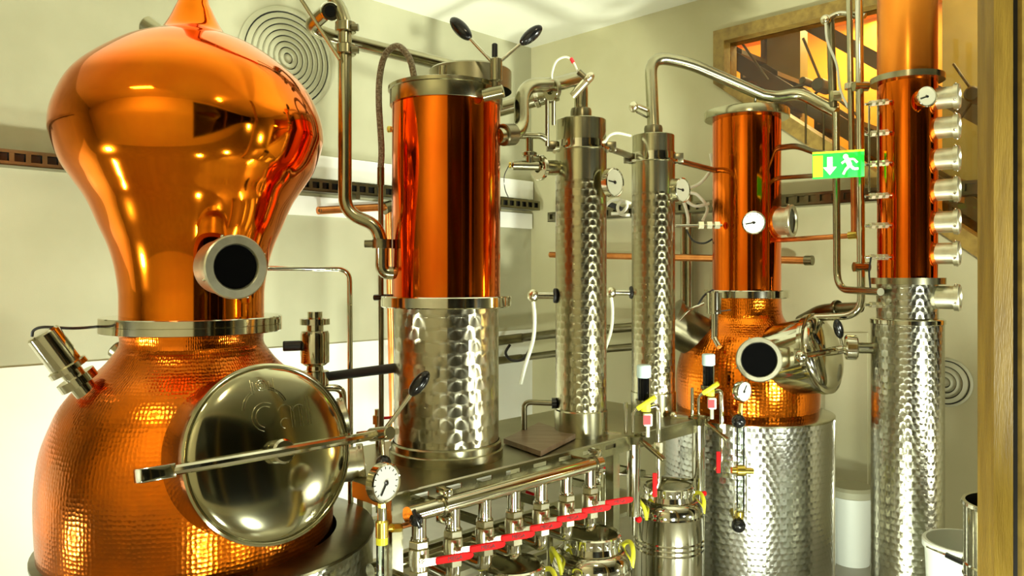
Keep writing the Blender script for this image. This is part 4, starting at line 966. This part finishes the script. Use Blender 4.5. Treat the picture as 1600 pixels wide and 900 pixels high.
for k in range(7):
    v = vp0 if k == 0 else copy_tree(vp0)
    v.location = bn(ma0 + ms * k, MBb, MZ)
    v['label'] = f'{ORD[k]} red levered ball valve along the manifold, counted from the white dial' if k < 6 else 'last red levered ball valve, at the manifold end farthest from the white dial'
# receiver pipe the elbows run into, behind
rcv = thing('collector_pipe', 'steel collector pipe below the bench that the valve elbows run into', 'pipe', bn(1.8, 1.97, MZ - 0.222))
MB().tube([bn(1.36, 1.975, MZ - 0.222), bn(2.20, 1.975, MZ - 0.222)], 0.024, 18).build('pipe_run', 'steel_satin', rcv)
for a in (1.40, 2.18): MB().cyl(bn(a, 1.975, MZ - 0.24), bn(a, 1.975, 0), 0.012, 12).build('leg', 'steel_satin', rcv)

# small red handled valves farther back
for (x, y, d_, x2, lab) in ((833, 772, 3.0, 815, 'small red levered valve behind the manifold under the bench'), (958, 734, 3.15, 936, 'small red levered valve behind the free end of the manifold'), (640, 650, 2.9, 590, 'flat dark red lever behind the hand screw of the big still')):
    a, b = P(x2, y - (6 if x2 != 590 else -4), d_), P(x, y, d_)
    o = thing('small_valve', lab, 'valve', a)
    q = MB().bar(a, b + (b - a) * (0.1 if x2 != 590 else 0.6), 0.020, 0.008, UP, 0.002).build('red_handle', 'red', o)
    MB().cyl(a + UP * 0.035, a - UP * 0.06, 0.012, 12).cyl(a + UP * 0.012, a - UP * 0.02, 0.019, 6).build('valve_body', 'nickel', o)
    MB().tube([a - UP * 0.06, Vector((a.x, a.y, 0.53 if x2 != 590 else BZ - 0.25))], 0.009, 10).build('valve_pipe', 'steel_satin', o)

# ------------------------------------------------------------------ level gauge in front, between the big still and the manifold
g1 = thing('level_gauge', 'pressure dial on brass fittings with glass tube, between big still and manifold', 'level gauge', P(597, 900, 2.12))
DG = 2.10
dial(g1, P(604, 755, DG), Vector((0.80, -0.60, 0.04)), 0.054, 0.0, 'dial', 235)
MB().cyl(P(597, 786, DG + 0.02), P(597, 793, DG + 0.02), 0.012, 6).build('hex_nut', 'brass', g1)
MB().cyl(P(597, 793, DG + 0.02), P(597, 816, DG + 0.02), 0.013, 20).build('neck_pipe', 'steel', g1)
tb = MB().lathe([(0.014, 0), (0.018, 0.003), (0.018, 0.045), (0.014, 0.05)], P(597, 838, DG + 0.02) - UP * 0.004, 20).build('brass_tee', 'brass', g1)
MB().cyl(P(600, 826, DG + 0.02), P(622, 824, DG + 0.06), 0.009).cyl(P(612, 825, DG + 0.04), P(625, 824, DG + 0.065), 0.013, 6).build('tee_branch', 'brass', tb)
MB().cyl(P(622, 824, DG + 0.06), P(650, 816, DG + 0.13), 0.008).build('branch_pipe', 'copper_pipe', tb)
MB().cyl(P(597, 839, DG + 0.02), P(597, 850, DG + 0.02), 0.017, 20).build('yellow_ring', 'yellow', g1)
MB().tube([P(594, 850, DG + 0.02), P(594, 1010, DG + 0.02)], 0.0105, 14).build('glass_tube', 'tubeglass', g1)
MB().tube([P(594, 850, DG + 0.02), P(594, 1010, DG + 0.02)], 0.004, 8).build('inner_rod', 'hose', g1)
MB().tube([P(606, 836, DG + 0.02), P(606, 1010, DG + 0.02)], 0.0035, 8).build('guard_rod', 'steel', g1)
MB().box(P(599, 1010, DG + 0.02), (0.05, 0.04, 0.04), None, 0.004).build('foot_block', 'brass', g1)
fp = P(599, 1010, DG + 0.02); MB().cyl(fp, Vector((fp.x, fp.y, 0)), 0.012).build('support_rod', 'steel', g1)
hb = thing('hand_valve', 'small valve with black lever at the near end of the manifold', 'valve', P(650, 815, 2.22))
MB().cyl(P(652, 800, 2.22), P(652, 840, 2.22), 0.016, 16).build('valve_body', 'steel', hb)
MB().ball(P(650, 812, 2.19), 0.020, Vector((0, 1, 0)), 0.7).build('valve_ball', 'black', hb)
MB().bar(P(657, 825, 2.18), P(646, 797, 2.18), 0.018, 0.01, UP, 0.002).build('black_lever', 'black', hb)

# ------------------------------------------------------------------ spirit parrots on the bench front
def parrot(px, ycap, D, label):
    k = D / F
    q = lambda x, y, dd=0.0: P(px + x / (D / 3.14), ycap + y / (D / 3.14), D + dd)
    o = thing('spirit_parrot', label, 'spirit gauge', q(-14, 225), 'spirit parrots on the bench')
    MB().cyl(q(0, 0), q(0, 20), 0.029, 28, bev=0.004).build('blue_cap', 'capblue', o)
    MB().cyl(q(0, 20), q(0, 56), 0.025, 28).build('dark_chamber', 'blackglass', o)
    MB().tube([q(9, 20, -0.02), q(9, 56, -0.02)], 0.003, 8).build('chamber_rod', 'steel', o)
    MB().cyl(q(0, 54), q(0, 60), 0.034, 28).build('chamber_base', 'steel_dark', o)
    yv = MB().bar(q(-10, 68, -0.02), q(18, 50, -0.04), 0.034, 0.020, UP, 0.005).cyl(q(3, 72, -0.02), q(3, 60, -0.02), 0.02, 8).build('yellow_valve', 'yellow', o)
    MB().box(q(6, 85, -0.03), (0.034, 0.03, 0.05), None, 0.004).build('red_label_block', 'dial', o)
    MB().box(q(5, 86, -0.0465), (0.029, 0.003, 0.036)).build('red_label', 'label_red', o)
    MB().cyl(q(6, 95, -0.03), q(6, 112, -0.03), 0.008).build('drip_tube', 'hose', o)
    MB().tube(fillet([q(-17, 112), q(-17, 70), q(2, 66)], 0.03), 0.0065, 12).build('inlet_tube', 'steel', o)
    MB().tube(fillet([q(6, 66, -0.01), q(22, 62, -0.01), q(23, 120, -0.01)], 0.03), 0.010, 12).build('outlet_tube', 'steel', o)
    MB().cyl(q(-28, 112), q(-28, 58), 0.0075).build('vent_tube', 'steel', o)
    cup = MB().lathe([(0.026, 0), (0.026, 0.005), (0.048, 0.035), (0.052, 0.035), (0.030, 0.0)], q(-16, 122), 28).build('funnel', 'steel_satin', o)
    MB().lathe([(0, -0.30), (0.027, -0.30), (0.027, 0.0), (0.024, 0.002)], q(-16, 119), 32).build('cylinder', 'steel', o)
    tpz = MB().lathe([(0, -0.085), (0.006, -0.085), (0.010, -0.04), (0.014, 0.0)], q(-16, 232), 16).build('drain_tip', 'steel', o)
    MB().ball(q(-8, 240, -0.01), 0.013).build('drain_knob', 'red', tpz)
    MB().bar(q(-6, 116, -0.02), q(32, 148, -0.08), 0.03, 0.012, UP, 0.002).build('spout', 'steel_satin', o)
    MB().cyl(q(23, 120, -0.01), q(23, 136, -0.01), 0.019, 8).cyl(q(23, 136, -0.01), q(23, 160, -0.01), 0.010).build('tap_body', 'nickel', o)
    MB().tube(fillet([q(23, 158, -0.01), q(24, 185, -0.01), q(10, 200, -0.01)], 0.03), 0.010).build('tap_outlet', 'steel', o)
    MB().bar(q(17, 168, -0.03), q(17, 205, -0.03), 0.018, 0.01, Vector((0, -1, 0)), 0.003).build('red_lever', 'red', o)
    MB().cyl(q(-36, 110), q(-62, 106), 0.012, 8).ball(q(-60, 106), 0.018).build('side_tap', 'nickel', o)
    MB().bar(q(-16, 130, 0.02), q(-16, 130, 0.02) + E2 * 0.12, 0.03, 0.02).build('bench_bracket', 'steel_dark', o)
parrot(1006, 570, 3.12, 'pale blue capped spirit gauge in front of the two slender columns')
parrot(1107, 553, 3.46, 'pale blue capped spirit gauge in front of the small copper still')
tk_ = thing('bracket_bar', 'flat pale steel bar under the spirit gauges near the small still', 'bar', P(1050, 740, 3.3))
MB().bar(P(940, 738, 3.18), P(1090, 750, 3.52), 0.03, 0.012, UP, 0.003).build('bar', 'steel', tk_)
for x, dd in ((945, 3.19), (1085, 3.51)): MB().cyl(P(x, 740, dd), Vector((P(x, 740, dd).x, P(x, 740, dd).y, 0)), 0.01, 10).build('leg', 'steel_satin', tk_)

# ------------------------------------------------------------------ spirit cans on the floor
def can(px, D, r, label, hdeg=20, H=0.49):
    c = P(px, 900, D); c.z = 0
    o = thing('spirit_can', label, 'can', c, 'steel spirit cans under the bench')
    pr = [(0, 0.0), (r - 0.01, 0.0), (r, 0.01)]
    for zb in (0.16, 0.18, 0.34, 0.36, 0.38): pr += [(r, zb - 0.005), (r + 0.004, zb), (r, zb + 0.005)]
    pr += [(r, H - 0.012), (r + 0.003, H - 0.006), (r + 0.001, H)]
    MB().lathe(pr, c, 48).build('can_body', 'steel', o)
    MB().lathe([(r, H)] + [(0.105 + (r - 0.105) * math.cos(k * PI / 16), H + 0.055 * math.sin(k * PI / 16)) for k in range(9)] + [(0.098, H + 0.085), (0.092, H + 0.085)], c, 48).build('shoulder', 'steel', o)
    ld = MB().lathe([(0.094, H + 0.075), (0.106, H + 0.077), (0.106, H + 0.108), (0.100, H + 0.112), (0.094, H + 0.106), (0.05, H + 0.100), (0, H + 0.102)], c, 48).build('lid', 'steel', o)
    b = MB()
    for k in range(22): b.box((0, 0, 0), (0.012, 0.010, 0.016), frame_at(c + Vector((math.cos(k * 2 * PI / 22) * 0.104, math.sin(k * 2 * PI / 22) * 0.104, H + 0.09)), UP, Vector((-math.sin(k * 2 * PI / 22), math.cos(k * 2 * PI / 22), 0))), 0.002)
    b.build('lid_lugs', 'steel', ld)
    for s_ in (0, 180):
        a = math.radians(hdeg + s_); dv = Vector((math.cos(a), math.sin(a), 0)); tv = Vector((-dv.y, dv.x, 0)); hc = c + dv * (r - 0.012) + UP * (H + 0.01)
        MB().tube(smooth([hc - tv * 0.055 - UP * 0.02, hc - tv * 0.045 + UP * 0.03 + dv * 0.01, hc + UP * 0.052 + dv * 0.018, hc + tv * 0.045 + UP * 0.03 + dv * 0.01, hc + tv * 0.055 - UP * 0.02], 6), 0.0085, 10).build('yellow_handle', 'yellow', o)
    return o
can(1045, 3.28, 0.145, 'steel can with yellow handles nearest the marbled drum', 18)
can(925, 2.82, 0.145, 'steel can with yellow handles under the free end of the manifold', 14, 0.44)
can(800, 2.52, 0.145, 'steel can under the middle of the red levers', 30, 0.44)

# ------------------------------------------------------------------ things by the right wall
def pail(px, D, r, H, label, mat='plastic'):
    c = P(px, 900, D); c.z = 0
    o = thing('plastic_pail', label, 'bucket', c)
    MB().lathe([(0, 0.004), (r * 0.82, 0.004), (r * 0.84, 0), (r * 0.85, 0.01), (r, H - 0.03), (r * 1.06, H - 0.028), (r * 1.06, H - 0.006), (r * 1.03, H), (r * 0.96, H), (r * 0.80, 0.02), (0, 0.016)], c, 48).build('pail_body', mat, o)
    return o, c
b1, c = pail(1330, 4.0, 0.105, 0.37, 'pale plastic bin on the floor between the marbled drum and the tall column')
MB().lathe([(0.112, 0.35), (0.118, 0.355), (0.116, 0.385), (0.10, 0.40), (0.0, 0.405)], c, 40).build('lid', 'wall', b1)
MB().ball(c + Vector((0.10, -0.05, 0.375)), 0.014).build('latch', 'black', b1)
b2, c = pail(1512, 2.90, 0.145, 0.49, 'white open bucket with black grip beside the tall column')
hd_ = MB().tube(smooth([c + Vector((-0.13, -0.085, 0.470)), c + Vector((-0.085, -0.135, 0.455)), c + Vector((-0.03, -0.158, 0.445))], 4), 0.010, 10).build('grip', 'black', b2)
MB().tube(smooth([c + Vector((-0.155, 0.0, 0.470)), c + Vector((-0.13, -0.088, 0.470)), c + Vector((-0.03, -0.16, 0.444)), c + Vector((0.06, -0.150, 0.450)), c + Vector((0.155, 0.0, 0.470))], 5), 0.003, 6).build('wire_handle', 'steel', b2)
c = P(1583, 900, 2.45); c.z = 0
dm = thing('steel_drum', 'tall open steel drum half hidden by the wooden post', 'drum', c)
MB().lathe([(0, 0), (0.135, 0), (0.138, 0.02), (0.138, 0.52), (0.142, 0.525), (0.138, 0.53), (0.138, 0.56), (0.142, 0.565), (0.138, 0.57), (0.138, 0.75), (0.145, 0.755), (0.143, 0.766), (0.132, 0.766), (0.130, 0.73), (0.130, 0.05), (0, 0.05)], c, 48).build('drum_body', 'steel', dm)
# tall flush access panel on the right wall
apn = MB().prism([RW(1356, 520, 0), RW(1357, 925, 0), RW(1290, 925, 0), RW(1290, 520, 0)], -RN * 0.012)
o = apn.build('trim_2', 'wall2'); struct(o)
bb = MB().prism([rw(0, 0, 0), rw(SE, 0, 0), rw(SE, 0, 0.09), rw(0, 0, 0.09)], -RN * 0.014).build('baseboard_right', 'wall2'); struct(bb)
